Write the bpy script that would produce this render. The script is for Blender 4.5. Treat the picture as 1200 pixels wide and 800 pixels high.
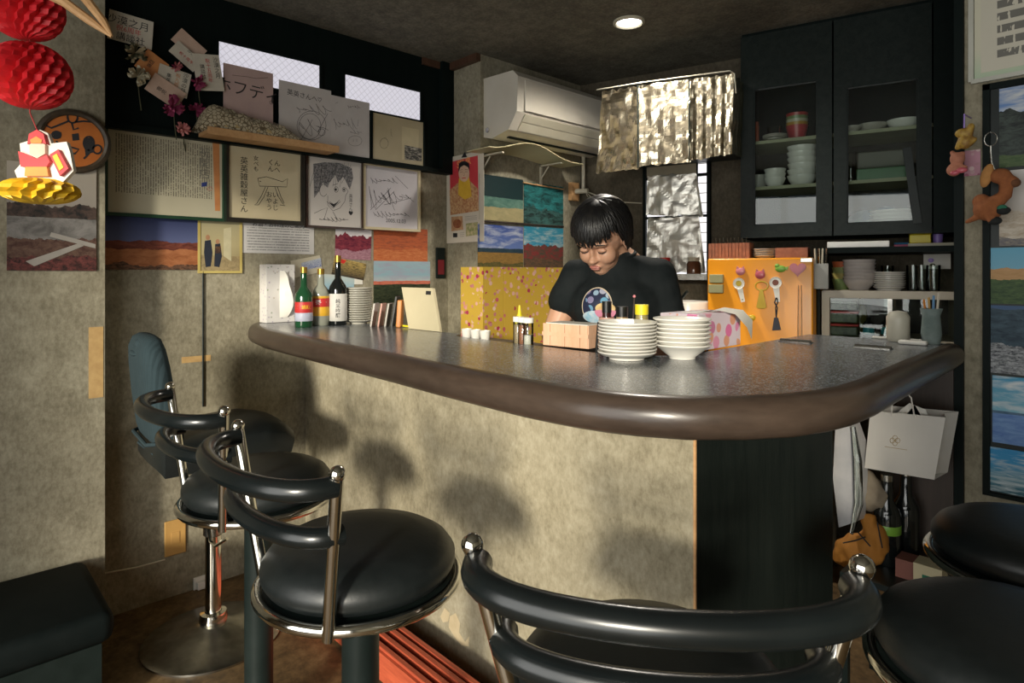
import bpy, bmesh, math, random
from mathutils import Vector, Matrix, noise
from mathutils.bvhtree import BVHTree

for o in list(bpy.data.objects):
    bpy.data.objects.remove(o, do_unlink=True)
scn = bpy.context.scene
COL = scn.collection
PI = math.pi

# ------------------------------------------------------------------ camera, world, light, exposure
FPX, HOR, TH = 730.0, 320.0, math.radians(46.5)
CAM = Vector((2.546, -1.235, 1.2))
FW = Vector((-math.sin(TH), math.cos(TH), 0)); RT = Vector((math.cos(TH), math.sin(TH), 0))
cd = bpy.data.cameras.new('camera'); cam = bpy.data.objects.new('camera', cd); COL.objects.link(cam)
cam.location = CAM; cam.rotation_euler = (PI/2, 0, TH)
cd.sensor_width = 36; cd.lens = FPX/1200*36; cd.shift_y = -(400-HOR)/1200
cd.clip_start = 0.02
scn.camera = cam

w = bpy.data.worlds.new('world'); scn.world = w; w.use_nodes = True
bg = w.node_tree.nodes['Background']; bg.inputs[0].default_value = (0.75, 0.88, 1.0, 1); bg.inputs[1].default_value = 0.45

def light(name, kind, loc, direction, energy, col, **kw):
    l = bpy.data.lights.new(name, kind); l.energy = energy; l.color = col
    for k, v in kw.items(): setattr(l, k, v)
    o = bpy.data.objects.new(name, l); COL.objects.link(o); o.location = loc
    o.rotation_euler = Vector(direction).to_track_quat('-Z', 'Y').to_euler()
    return o
# low sun and open sky through the shop front behind the camera
light('sun_offscreen', 'SUN', (3, -6, 4), (-0.50, 0.83, -0.20), 5.0, (1.0, 0.92, 0.76), angle=math.radians(8))
light('shopfront_window_offscreen', 'AREA', (2.52, -2.61, 1.05), (0, 1, 0), 52, (1.0, 0.98, 0.92), shape='RECTANGLE', size=2.7, size_y=1.85)

vs = scn.view_settings
vs.view_transform = 'Standard'; vs.look = 'None'; vs.gamma = 1.0; vs.exposure = 0.08; vs.use_curve_mapping = False
scn.cycles.use_denoising = True
scn.cycles.max_bounces = 8
scn.cycles.transparent_max_bounces = 12
scn.cycles.caustics_reflective = False; scn.cycles.caustics_refractive = False
scn.cycles.sample_clamp_indirect = 4

# ------------------------------------------------------------------ picture geometry helpers
def ray(px, py): return FW + RT*((px-600)/FPX) + Vector((0, 0, (HOR-py)/FPX))
def onz(px, py, z):
    d = ray(px, py); return CAM + d*((z-CAM.z)/d.z)
def atD(px, py, D): return CAM + ray(px, py)*D
class PL:
    """an upright plane: origin, horizontal direction u, normal towards the room"""
    def __init__(s, o, u):
        s.o = Vector(o); s.u = Vector(u).normalized(); s.v = Vector((0, 0, 1)); s.n = s.u.cross(s.v)
    def at(s, px, py, off=0):
        d = ray(px, py); o = s.o + s.n*off
        p = CAM + d*((o-CAM).dot(s.n)/d.dot(s.n)) - s.o
        return p.dot(s.u), p.z
    def pt(s, u, v, off=0): return s.o + s.u*u + s.v*v + s.n*off
    def mat(s, u, v, off=0):
        m = Matrix((s.u, s.v, s.n)).transposed().to_4x4(); m.translation = s.pt(u, v, off); return m
WL = PL((0, 0, 0), (0, 1, 0))                       # left wall
WK = PL((.256, 0, 0), (0, 1, 0))                    # left wall beyond the step at the counter's inner side
WB = PL((.256, WK.at(680, 300)[0], 0), (0.965, 0.2615, 0))  # back wall of the kitchen
WR = PL((0, 0.90, 0), (1, 0, 0))                    # right wall
WC = PL((0, 0.728, 0), (1, 0, 0))                   # face of the pier

# ------------------------------------------------------------------ materials
MATS = {}
class NT:
    def __init__(s, name):
        s.m = bpy.data.materials.new(name); s.m.use_nodes = True; s.t = s.m.node_tree; s.n = s.t.nodes
        s.b = s.n['Principled BSDF']
    def new(s, t, **kw):
        k = s.n.new(t)
        for a, b in kw.items(): setattr(k, a, b)
        return k
    def link(s, a, b): s.t.links.new(a, b)
    def put(s, sock, v):
        if hasattr(v, 'is_linked') or hasattr(v, 'links'): s.link(v, sock)
        else:
            if isinstance(v, (tuple, list)) and len(v) == 3 and sock.type == 'RGBA': v = (*v, 1)
            sock.default_value = v
    def coord(s, kind='Object'): return s.new('ShaderNodeTexCoord').outputs[kind]
    def sep(s, v):
        k = s.new('ShaderNodeSeparateXYZ'); s.link(v, k.inputs[0]); return k.outputs
    def comb(s, x, y, z):
        k = s.new('ShaderNodeCombineXYZ')
        for i, a in enumerate((x, y, z)): s.put(k.inputs[i], a)
        return k.outputs[0]
    def math(s, op, a, b=0.0, c=None):
        k = s.new('ShaderNodeMath', operation=op); s.put(k.inputs[0], a); s.put(k.inputs[1], b)
        if c is not None: s.put(k.inputs[2], c)
        return k.outputs[0]
    def mix(s, f, a, b):
        k = s.new('ShaderNodeMix', data_type='RGBA'); s.put(k.inputs[0], f); s.put(k.inputs[6], a); s.put(k.inputs[7], b); return k.outputs[2]
    def noise(s, vec, scale, detail=4, rough=.55, dist=0):
        k = s.new('ShaderNodeTexNoise'); s.link(vec, k.inputs['Vector']); k.inputs['Scale'].default_value = scale
        k.inputs['Detail'].default_value = detail; k.inputs['Roughness'].default_value = rough; k.inputs['Distortion'].default_value = dist
        return k.outputs[0]
    def ramp(s, f, stops):
        k = s.new('ShaderNodeValToRGB'); s.put(k.inputs[0], f); e = k.color_ramp.elements
        while len(e) < len(stops): e.new(.5)
        for q, (p, c) in zip(e, stops): q.position = p; q.color = (*c, 1) if len(c) == 3 else c
        return k.outputs[0]
    def mapping(s, vec, scale):
        k = s.new('ShaderNodeMapping'); s.link(vec, k.inputs[0]); k.inputs['Scale'].default_value = scale; return k.outputs[0]
    def bump(s, h, strength=.3, dist=.01):
        k = s.new('ShaderNodeBump'); s.link(h, k.inputs['Height']); k.inputs['Strength'].default_value = strength; k.inputs['Distance'].default_value = dist
        s.link(k.outputs[0], s.b.inputs['Normal'])
    def done(s, col=None, rough=.5, metal=0, spec=.5, **kw):
        if col is not None: s.put(s.b.inputs['Base Color'], col)
        s.put(s.b.inputs['Roughness'], rough); s.put(s.b.inputs['Metallic'], metal); s.put(s.b.inputs['Specular IOR Level'], spec)
        for k, v in kw.items(): s.put(s.b.inputs[k], v)
        MATS[s.m.name] = s.m
        return s.m

def pm(name, c1, c2=None, scale=20, rough=.5, metal=0, spec=.5, stretch=(1, 1, 1), bump=0, bscale=None, detail=4, **kw):
    """two-tone noise material in the object's own coordinates"""
    t = NT(name); c2 = c2 or tuple(x*.85 for x in c1)
    v = t.mapping(t.coord(), stretch); n = t.noise(v, scale, detail)
    col = t.mix(t.ramp(n, [(.35, (0, 0, 0)), (.65, (1, 1, 1))]), c1, c2)
    if bump: t.bump(t.noise(v, bscale or scale*3, 3), bump, .003)
    return t.done(col, rough, metal, spec, **kw)

def wallpaper(name, a, b, c):
    t = NT(name); v = t.coord()
    n1 = t.noise(v, 3.0, 5, .6, .4); n2 = t.noise(t.mapping(v, (1, 1, .6)), 85, 4, .7)
    n3 = t.noise(v, 20, 4, .65)
    f = t.math('ADD', t.math('MULTIPLY', n1, .35), t.math('ADD', t.math('MULTIPLY', n2, .45), t.math('MULTIPLY', n3, .35)))
    col = t.ramp(f, [(.38, a), (.56, b), (.74, c)])
    t.bump(n2, .25, .002)
    return t.done(col, .8, 0, .25)
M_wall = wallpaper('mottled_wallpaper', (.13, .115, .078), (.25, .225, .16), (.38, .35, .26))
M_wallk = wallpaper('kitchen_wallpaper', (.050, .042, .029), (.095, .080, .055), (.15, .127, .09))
M_ceil = wallpaper('smoked_ceiling', (.060, .057, .045), (.135, .125, .097), (.24, .225, .175))
M_panel = wallpaper('counter_front_paper', (.165, .142, .092), (.30, .265, .182), (.42, .38, .28))

def woody(name, a, b, scale=8, rough=.4, stretch=(1, 1, .08), spec=.4):
    t = NT(name); v = t.mapping(t.coord(), stretch); n = t.noise(v, scale, 6, .65, .6); n2 = t.noise(v, scale*9, 3, .6)
    f = t.math('ADD', t.math('MULTIPLY', n, .7), t.math('MULTIPLY', n2, .3))
    t.bump(n2, .2, .0015)
    return t.done(t.ramp(f, [(.35, a), (.65, b)]), rough, 0, spec)
M_blackwood = woody('black_wood', (.0035, .007, .0065), (.006, .0105, .0095), 30, .5, spec=.08)
M_cabwood = woody('dark_cabinet_wood', (.007, .012, .011), (.017, .023, .020), 40, .4, spec=.15)
M_sidewood = woody('dark_side_panel', (.0055, .0085, .0075), (.0105, .014, .012), 40, .55, spec=.12)
M_nose = woody('brown_nosing', (.034, .023, .017), (.066, .046, .034), 10, .30, (.3, .3, 1), .5)
M_oak = woody('pale_wood', (.42, .22, .09), (.60, .36, .17), 14, .5, (.1, 1, 1))
M_brownpanel = woody('brown_end_panel', (.022, .015, .010), (.045, .030, .022), 20, .5)

def countertop():
    t = NT('speckled_grey_laminate'); v = t.coord()
    k = t.new('ShaderNodeTexVoronoi'); t.link(v, k.inputs['Vector']); k.inputs['Scale'].default_value = 330
    sp = t.ramp(k.outputs['Color'], [(.3, (.060, .068, .076)), (.62, (.10, .112, .124)), (.93, (.36, .38, .40))])
    n = t.noise(v, 4, 3)
    return t.done(sp, t.math('MULTIPLY_ADD', n, .10, .17), 0, .55)
M_top = countertop()
def floor_mat():
    t = NT('worn_brown_floor'); v = t.coord()
    n = t.noise(v, 5, 6, .7, .8); n2 = t.noise(v, 34, 4, .7)
    f = t.math('ADD', t.math('MULTIPLY', n, .6), t.math('MULTIPLY', n2, .4))
    return t.done(t.ramp(f, [(.36, (.04, .025, .012)), (.52, (.16, .10, .045)), (.68, (.30, .20, .10))]), .5, 0, .4)
M_floor = floor_mat()
M_leather = pm('black_leather', (.0055, .008, .0085), (.009, .012, .0125), 30, .42, spec=.55, bump=.10, bscale=120)
M_tube = pm('black_vinyl_tube', (.0045, .0065, .007), (.007, .0095, .010), 12, .26, spec=.55)
M_chrome = pm('chrome', (.78, .76, .70), (.70, .68, .62), 20, .10, 1)
M_dullchrome = pm('worn_chrome', (.50, .49, .45), (.34, .33, .30), 26, .26, 1)
M_blackmetal = pm('black_painted_metal', (.008, .013, .012), (.011, .017, .016), 20, .42, spec=.25)
M_white = pm('white_porcelain', (.80, .78, .72), (.74, .72, .66), 8, .22)
M_paper = pm('white_paper', (.74, .72, .66), (.68, .66, .60), 8, .8)
M_cream = pm('cream_plastic', (.62, .58, .46), (.54, .50, .38), 6, .45)
M_ink = pm('black_ink', (.012, .012, .014), (.02, .02, .022), 30, .7)
M_red = pm('red_paint', (.62, .03, .02), (.50, .025, .02), 10, .5)

# ------------------------------------------------------------------ mesh helpers
def box(bm, c, s, M=None, bev=0, seg=2):
    r = bmesh.ops.create_cube(bm, size=1); vs_ = r['verts']
    for q in vs_: q.co = Vector((c[0]+q.co.x*s[0], c[1]+q.co.y*s[1], c[2]+q.co.z*s[2]))
    if bev:
        es = list({e for q in vs_ for e in q.link_edges})
        rr = bmesh.ops.bevel(bm, geom=es, offset=bev, segments=seg, affect='EDGES', profile=.5)
        vs_ = list({q for f in rr['faces'] for q in f.verts} | {q for q in vs_ if q.is_valid})
    if M is not None:
        for q in vs_: q.co = M @ q.co
    return vs_
def box2(bm, a, b, **k):
    a, b = Vector(a), Vector(b); return box(bm, (a+b)/2, [abs(x) for x in (b-a)], **k)
def tube(bm, pts, r, seg=12, closed=False, cap=True):
    pts = [Vector(p) for p in pts]; n = len(pts); rs = r if isinstance(r, (list, tuple)) else [r]*n
    rings = []; prev = None
    for i, p in enumerate(pts):
        if closed: d = pts[(i+1) % n]-pts[i-1]
        else: d = pts[min(i+1, n-1)]-pts[max(i-1, 0)]
        d.normalize()
        if prev is None:
            a = d.orthogonal().normalized()
        else:
            a = (prev - d*prev.dot(d)); a = a.normalized() if a.length > 1e-6 else d.orthogonal().normalized()
        prev = a; b = d.cross(a)
        rings.append([bm.verts.new(p + (a*math.cos(t)+b*math.sin(t))*rs[i]) for t in [2*PI*k/seg for k in range(seg)]])
    for i in range(n if closed else n-1):
        A, B = rings[i], rings[(i+1) % n]
        for k in range(seg): bm.faces.new((A[k], A[(k+1) % seg], B[(k+1) % seg], B[k]))
    if cap and not closed:
        bm.faces.new(rings[0][::-1]); bm.faces.new(rings[-1])
def lathe(bm, prof, seg=32, c=(0, 0, 0), fn=None):
    c = Vector(c); rings = []
    for r, z in prof:
        if r < 1e-6: rings.append([bm.verts.new(c+Vector((0, 0, z)))])
        else: rings.append([bm.verts.new(c+Vector((r*math.cos(2*PI*k/seg), r*math.sin(2*PI*k/seg), z))) for k in range(seg)])
    for A, B in zip(rings, rings[1:]):
        if len(A) == 1 and len(B) == 1: continue
        for k in range(seg):
            k2 = (k+1) % seg
            if len(A) == 1: bm.faces.new((A[0], B[k2], B[k]))
            elif len(B) == 1: bm.faces.new((A[k], A[k2], B[0]))
            else: bm.faces.new((A[k], A[k2], B[k2], B[k]))
def ball(bm, c, r, seg=12, M=None):
    R = r if isinstance(r, (tuple, list)) else (r, r, r)
    q = bmesh.ops.create_uvsphere(bm, u_segments=seg, v_segments=max(6, seg//2+1), radius=1)['verts']
    for x in q:
        x.co = Vector((x.co.x*R[0], x.co.y*R[1], x.co.z*R[2]))
        if M is not None: x.co = M @ x.co
        x.co += Vector(c)
def prism(bm, poly, z0, z1, M=None):
    a = [bm.verts.new((p[0], p[1], z0)) for p in poly]; b = [bm.verts.new((p[0], p[1], z1)) for p in poly]; n = len(poly)
    bm.faces.new(a[::-1]); bm.faces.new(b)
    for i in range(n): bm.faces.new((a[i], a[(i+1) % n], b[(i+1) % n], b[i]))
    if M is not None:
        for q in a+b: q.co = M @ q.co
def ribbons(bm, lines, wd, z=0.0):
    for L in lines:
        P = [Vector((p[0], p[1], 0)) for p in L]
        lv = rv = None
        for i, p in enumerate(P):
            d = P[min(i+1, len(P)-1)]-P[max(i-1, 0)]
            if d.length < 1e-9: d = Vector((1, 0, 0))
            d.normalize(); nn = Vector((-d.y, d.x, 0))*wd/2
            l2, r2 = bm.verts.new((p.x+nn.x, p.y+nn.y, z)), bm.verts.new((p.x-nn.x, p.y-nn.y, z))
            if lv: bm.faces.new((rv, r2, l2, lv))
            lv, rv = l2, r2
def BM(): return bmesh.new()
def obj(name, bm, m, parent=None, mw=None, smooth=False, ang=40):
    bmesh.ops.recalc_face_normals(bm, faces=bm.faces)
    me = bpy.data.meshes.new(name); bm.to_mesh(me); bm.free()
    if m: me.materials.append(m)
    o = bpy.data.objects.new(name, me); COL.objects.link(o)
    if smooth:
        me.polygons.foreach_set('use_smooth', [True]*len(me.polygons))
        me.set_sharp_from_angle(angle=math.radians(ang))
    if parent: o.parent = parent
    if mw is not None: o.matrix_world = mw if not parent else o.matrix_world
    if mw is not None and parent: o.matrix_local = mw
    return o
def mk(name, m, parent, fn, mw=None, smooth=False, ang=40):
    bm = BM(); fn(bm); return obj(name, bm, m, parent, mw, smooth, ang)
def tag(o, label, cat, group=None):
    o['label'] = label; o['category'] = cat
    if group: o['group'] = group
    return o
def thing(name, label, cat, loc=(0, 0, 0), rz=0, group=None, mw=None):
    o = bpy.data.objects.new(name, None); COL.objects.link(o); o.empty_display_size = .05
    if mw is not None: o.matrix_world = mw
    else: o.location = loc; o.rotation_euler = (0, 0, rz)
    return tag(o, label, cat, group)
def struct(o): o['kind'] = 'structure'; return o
def dup(root, loc=None, rz=None, label=None):
    r = root.copy(); COL.objects.link(r)
    if loc is not None: r.location = loc
    if rz is not None: r.rotation_euler = (0, 0, rz)
    if label: r['label'] = label
    for ch in list(root.children):
        c = ch.copy(); COL.objects.link(c); c.parent = r
        for g in ch.children:
            d = g.copy(); COL.objects.link(d); d.parent = c
    return r
def TR(x, y, z=0): return Matrix.Translation((x, y, z))
def RZ(a): return Matrix.Rotation(a, 4, 'Z')

# ------------------------------------------------------------------ the room
CEIL = 2.26
struct(mk('floor', M_floor, None, lambda b: box2(b, (-.15, -2.75, -.1), (4.4, 3.2, 0))))
struct(mk('ceiling', M_ceil, None, lambda b: box2(b, (-.15, -2.75, CEIL), (4.4, 3.2, CEIL+.1))))
struct(mk('wall_left', M_wall, None, lambda b: box2(b, (-.15, -2.75, 0), (0, 2.0, CEIL))))
def wb(b):
    p = [WB.pt(-.1, 0), WB.pt(2.3, 0), WB.pt(2.3, 0, -.12), WB.pt(-.1, 0, -.12)]
    prism(b, [(q.x, q.y) for q in p], 0, CEIL)
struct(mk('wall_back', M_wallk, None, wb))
struct(mk('wall_right', M_wall, None, lambda b: box2(b, (2.135, .90, 0), (4.25, 1.02, CEIL))))
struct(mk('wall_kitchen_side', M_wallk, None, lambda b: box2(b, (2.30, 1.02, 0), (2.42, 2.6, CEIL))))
struct(mk('wall_far_right', M_wall, None, lambda b: box2(b, (4.25, -2.75, 0), (4.37, 1.02, CEIL))))
def wf(b):   # shop front: piers, sill and lintel around glazed openings
    box2(b, (0, -2.72, 0), (1.14, -2.6, CEIL)); box2(b, (3.9, -2.72, 0), (4.25, -2.6, CEIL))
    box2(b, (1.14, -2.72, 2.0), (3.9, -2.6, CEIL)); box2(b, (1.14, -2.72, 0), (2.4, -2.6, .25))
struct(mk('wall_front', M_wall, None, wf))
def shop_frame(b):
    for x in (1.16, 1.95, 2.62, 3.30, 3.88): box2(b, (x-.03, -2.69, 0 if x > 2.3 else .25), (x+.03, -2.63, 2.0))
    for z in (.95,): box2(b, (1.17, -2.68, z), (3.9, -2.64, z+.05))
struct(mk('window_4', M_blackwood, None, shop_frame))
PILX = .13; PILY = PL((PILX, 0, 0), (0, 1, 0)).at(123, 300)[0]
# upper dark timber band with the transom lights, left pilaster, pier
struct(mk('wall_left_band', M_blackwood, None, lambda b: (box2(b, (0, -2.6, 1.715), (.022, .728, CEIL)), box2(b, (0, -2.6, 1.70), (.05, .728, 1.722)), box2(b, (0, .655, 1.722), (.05, .728, CEIL)))))
struct(mk('wall_left_pilaster', M_wall, None, lambda b: box2(b, (0, -2.6, 0), (PILX, PILY, CEIL))))
struct(mk('wall_left_step', M_wall, None, lambda b: box2(b, (0, .728, 0), (.2562, .748, CEIL))))
struct(mk('wall_kitchen_left', M_wall, None, lambda b: box2(b, (0, .748, 0), (.256, 2.0, CEIL))))
def trimw(b):
    box2(b, (.0, .55, CEIL-.035), (.03, .728, CEIL)); box2(b, (.0, .70, CEIL-.035), (.256, .728, CEIL))
M_trim = woody('brown_trim', (.05, .025, .014), (.10, .05, .03), 20, .5)
struct(mk('trim_1', M_trim, None, trimw))
struct(mk('trim_2', M_blackwood, None, lambda b: box2(b, (2.128, .885, 0), (2.150, .90, CEIL))))
def frosted():
    t = NT('frosted_wired_glass'); v = t.coord('Object'); x, y, z = t.sep(v)
    a = t.math('PINGPONG', t.math('MULTIPLY', t.math('ADD', x, y), 34), .5); b2 = t.math('PINGPONG', t.math('MULTIPLY', t.math('SUBTRACT', x, y), 34), .5)
    g = t.math('LESS_THAN', t.math('MINIMUM', a, b2), .055)
    col = t.mix(g, (.93, .90, 1.0), (.62, .60, .66))
    return t.done((.3, .3, .32), .4, 0, .5, **{'Emission Color': col, 'Emission Strength': .62})
M_frost = frosted()
for i, (x0, x1, za, zb) in enumerate([(256, 374, 1.955, 2.092), (404, 492, 1.945, 2.082)]):
    u0, _ = WL.at(x0, 100, .03); u1, _ = WL.at(x1, 100, .03); u, v, wd, ht = (u0+u1)/2, (za+zb)/2, u1-u0, zb-za
    wn = struct(mk('window_%d' % (i+1), M_blackwood, None, lambda b: (box2(b, (-wd/2-.012, ht/2, 0), (wd/2+.012, ht/2+.014, .014)), box2(b, (-wd/2-.012, -ht/2-.014, 0), (wd/2+.012, -ht/2, .014)),
        box2(b, (-wd/2-.012, -ht/2, 0), (-wd/2, ht/2, .014)), box2(b, (wd/2, -ht/2, 0), (wd/2+.012, ht/2, .014))), WL.mat(u, v, .022)))
    mk('pane', M_frost, wn, lambda b: box2(b, (-wd/2, -ht/2, .001), (wd/2, ht/2, .008)))

# ------------------------------------------------------------------ the bar counter
FRONT = [(0.0, -.225), (.06, -.265), (.15, -.30), (.34, -.335), (.60, -.352), (.86, -.366), (1.07, -.378), (1.26, -.388), (1.45, -.402), (1.60, -.408)]
ARC = [(1.727, -.412), (1.80, -.408), (1.853, -.402), (1.90, -.391), (1.945, -.374), (2.009, -.338), (2.069, -.275), (2.112, -.205), (2.138, -.13), (2.150, -.06), (2.152, .03), (2.146, .16)]
SIDE = [(2.135, .40), (2.128, .61)]
counter = thing('bar_counter', 'L-shaped bar counter with speckled grey top and rounded brown wood edge', 'counter', (1.0, 0, 0))
cm = TR(-1.0, 0)
INNER = [(1.735, .61), (1.735, .12), (1.64, -.005), (.98, .0), (.94, .055), (0, .055)]
mk('countertop', M_top, counter, lambda b: prism(b, FRONT+ARC+SIDE+INNER, .955, 1.0), cm)
mk('flap', M_top, counter, lambda b: prism(b, [(2.128, .613), (2.118, .88), (1.735, .88), (1.735, .613)], .955, 1.0), cm)
def nosing(b):
    path = [Vector((*p, 0)) for p in FRONT+ARC+SIDE+[(2.118, .882)]]
    prof = [(-.006, .0015), (.006, .0015)] + [(.006+.030*math.sin(t), -.033+.0345*math.cos(t)) for t in [PI*k/10 for k in range(1, 11)]] + [(-.006, -.068)]
    rings = []
    for i, p in enumerate(path):
        d = path[min(i+1, len(path)-1)]-path[max(i-1, 0)]; d.normalize(); o = Vector((d.y, -d.x, 0))
        rings.append([b.verts.new(p+o*q[0]+Vector((0, 0, 1.0+q[1]))) for q in prof])
    for A, B in zip(rings, rings[1:]):
        for k in range(len(prof)): k2 = (k+1) % len(prof); b.faces.new((A[k], A[k2], B[k2], B[k]))
    b.faces.new(rings[0]); b.faces.new(rings[-1][::-1])
mk('nosing', M_nose, counter, nosing, cm, True, 50)
mk('front_panel', M_panel, counter, lambda b: box2(b, (0.002, -.04, 0), (1.853, -.02, .955)), cm)
mk('side_panel', M_sidewood, counter, lambda b: prism(b, [(1.853, -.04), (1.905, .60), (1.885, .605), (1.833, -.02)], 0, .955), cm)
mk('corner_strip', M_oak, counter, lambda b: box2(b, (1.850, -.0425, 0), (1.8555, -.0385, .953)), cm)
mk('back_ledge', M_brownpanel, counter, lambda b: box2(b, (.95, -.004, .93), (1.64, .10, .992)), cm)
mk('inner_shelf', M_brownpanel, counter, lambda b: box2(b, (.004, .06, .80), (1.55, .30, .83)), cm)
mk('inner_panel', M_brownpanel, counter, lambda b: box2(b, (.004, .27, 0), (1.50, .29, .80)), cm)
mk('end_panel', M_brownpanel, counter, lambda b: box2(b, (1.98, .88, 0), (2.128, .899, .955)), cm)
for k, (u0, y0) in enumerate([(914, 1.755), (1003, 1.958)]):
    h = mk('hinge', M_dullchrome, counter, lambda b: (box2(b, (y0, .597, .9995), (y0+.088, .628, 1.0025)), tube(b, [(y0, .6115, 1.003), (y0+.088, .6115, 1.003)], .005, 8)), cm)
M_peel = pm('peeled_plaster', (.52, .43, .28), (.46, .37, .23), 30, .8)
for P in ([(516, 722), (521, 712), (527, 718), (525, 728), (519, 729)], [(527, 722), (534, 718), (539, 730), (538, 741), (545, 752), (550, 745), (549, 757), (541, 756), (534, 748), (526, 735)]):
    W = [CAM+ray(*q)*((-.0405-CAM.y)/ray(*q).y) for q in P]
    mk('peeled_patch', M_peel, counter, lambda b: prism(b, [(q.x, q.z) for q in W], -.0003, .0003, TR(-1.0, -.0404) @ Matrix.Rotation(PI/2, 4, 'X')))
# red painted foot boards in front of the counter
M_redwood = woody('red_painted_wood', (.30, .05, .025), (.62, .13, .06), 16, .45, (.1, 1, 1))
fb = thing('foot_rest', 'low slatted foot rest of red painted boards along the counter base', 'foot rest', (1.0, -.2, 0))
for y in (-.045, -.012, .021, .048):
    mk('slat', M_redwood, fb, lambda b: box2(b, (-.9, y-.008, .075), (.72, y+.008, .10), bev=.002))
mk('kick_board', M_redwood, fb, lambda b: box2(b, (-.9, -.062, .012), (.72, -.052, .092)))
for x in (-.85, -.1, .65): mk('bearer', M_brownpanel, fb, lambda b: box2(b, (x-.03, -.05, 0), (x+.03, .055, .075)))

# ------------------------------------------------------------------ stools
ST = 'bar stools around the counter'
def make_stool(label):
    t = thing('bar_stool', label, 'stool', group=None)
    R = .18
    mk('seat', M_leather, t, lambda b: lathe(b, [(0, .714), (.06, .7135), (.11, .711), (.145, .705), (.165, .693), (.176, .677), (.176, .662), (.168, .648), (.15, .640), (0, .638)], 48), None, True, 60)
    mk('seat_ring', M_chrome, t, lambda b: tube(b, [(R*math.cos(a), R*math.sin(a), .633) for a in [2*PI*k/48 for k in range(48)]], .0105, 10, True), None, True, 80)
    mk('seat_plate', M_blackmetal, t, lambda b: lathe(b, [(0, .638), (.172, .638), (.172, .628), (.06, .60), (.045, .585), (0, .585)], 32), None, True)
    mk('pole', M_blackmetal, t, lambda b: lathe(b, [(.0345, .60), (.0345, .03)], 20), None, True)
    base = mk('base', M_dullchrome, t, lambda b: lathe(b, [(0, .05), (.045, .045), (.06, .036), (.13, .022), (.20, .010), (.215, .004), (.215, 0), (0, 0)], 40), None, True, 35)
    for s in (-1, 1):
        p = mk('back_post', M_chrome, t, lambda b: tube(b, [(s*.127, -.130, .622), (s*.165, -.142, .77), (s*.198, -.152, .90)], .0105, 12), None, True, 60)
        mk('ball_finial', M_chrome, p, lambda b: ball(b, (s*.199, -.152, .905), .0125, 14), None, True, 80)
    for z, hw, dp, y0, r in ((.885, .193, .100, -.152, .0165), (.80, .168, .080, -.128, .0165)):
        pts = [(-hw, y0, z)] + [(hw*-math.cos(a)*1.0, y0-dp*math.sin(a)**.8, z) for a in [PI*k/22 for k in range(1, 22)]] + [(hw, y0, z)]
        mk('back_rail', M_tube, t, lambda b: tube(b, pts, r, 14), None, True, 60)
    return t
s3 = make_stool('round black bar stool, second along the counter from the knit-covered chair')
s3.location = (1.505, -.638, 0)
dup(s3, (.955, -.612, 0), 0, 'round black bar stool standing right next to the knit-covered chair')
dup(s3, (2.084, -.556, 0), math.atan2(.627, .779), 'round black bar stool with its back rails outwards at the rounded counter corner')
dup(s3, (2.400, -.12, 0), PI/2, 'black round stool seat facing the dark wooden side panel of the counter')
dup(s3, (2.375, .335, 0), PI/2, 'black round stool seat in front of the white paper bag under the counter flap')

# the chair with the knitted cover
def knit():
    t = NT('dark_knit'); x, y, z = t.sep(t.coord())
    rib = t.math('PINGPONG', t.math('MULTIPLY', t.math('ADD', x, t.math('MULTIPLY', y, .6)), 75), .5)
    t.bump(rib, .8, .004)
    return t.done(t.mix(t.noise(t.coord(), 30), (.018, .032, .038), (.028, .046, .054)), .9, 0, .2)
M_knit = knit()
ch = thing('bar_chair', 'height-adjustable bar chair with a dark knitted cover over its backrest and chrome lever', 'chair', (.371, -.533, 0), -.05)
def seatpad(b):
    prof = [(-.20, .0), (-.15, -.01), (0, 0), (.12, .004), (.19, -.012), (.222, -.04), (.212, -.078), (.15, -.09), (-.2, -.09)]
    sec = []
    for k, x in enumerate([-.185, -.175, -.14, -.06, .06, .14, .175, .185]):
        s = 1-.10*(abs(x)/.185)**4; dz = -.03*(abs(x)/.185)**6
        sec.append([b.verts.new((x, p[0]*s, .715+p[1]*s+dz)) for p in prof])
    for A, B in zip(sec, sec[1:]):
        for k in range(len(prof)): k2 = (k+1) % len(prof); b.faces.new((A[k], A[k2], B[k2], B[k]))
    b.faces.new(sec[0]); b.faces.new(sec[-1][::-1])
mk('seat', M_leather, ch, seatpad, None, True, 50)
def backr(b):
    rows = [(y+.062, z, hw*.92, th) for y, z, hw, th in [(-.165, .60, .10, .02), (-.20, .625, .160, .040), (-.222, .72, .178, .048), (-.238, .82, .175, .045), (-.250, .92, .165, .042), (-.256, .97, .15, .038), (-.257, 1.0, .125, .028), (-.256, 1.012, .08, .014)]]
    rings = []
    for y, z, hw, th in rows:
        rings.append([b.verts.new((hw*abs(math.cos(a))**.55*(1 if math.cos(a) >= 0 else -1), y+th*abs(math.sin(a))**.7*(1 if math.sin(a) >= 0 else -1), z)) for a in [2*PI*k/28 for k in range(28)]])
    for A, B in zip(rings, rings[1:]):
        for k in range(28): b.faces.new((A[k], A[(k+1) % 28], B[(k+1) % 28], B[k]))
    b.faces.new(rings[0][::-1]); b.faces.new(rings[-1])
bk = mk('back_cover', M_knit, ch, backr, None, True, 70)
mk('gathered_knot', M_knit, bk, lambda b: (ball(b, (.03, -.213, .985), (.045, .02, .018)), ball(b, (-.035, -.208, .972), (.04, .02, .015)), ball(b, (.0, -.226, .955), (.05, .014, .010))), None, True)
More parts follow.
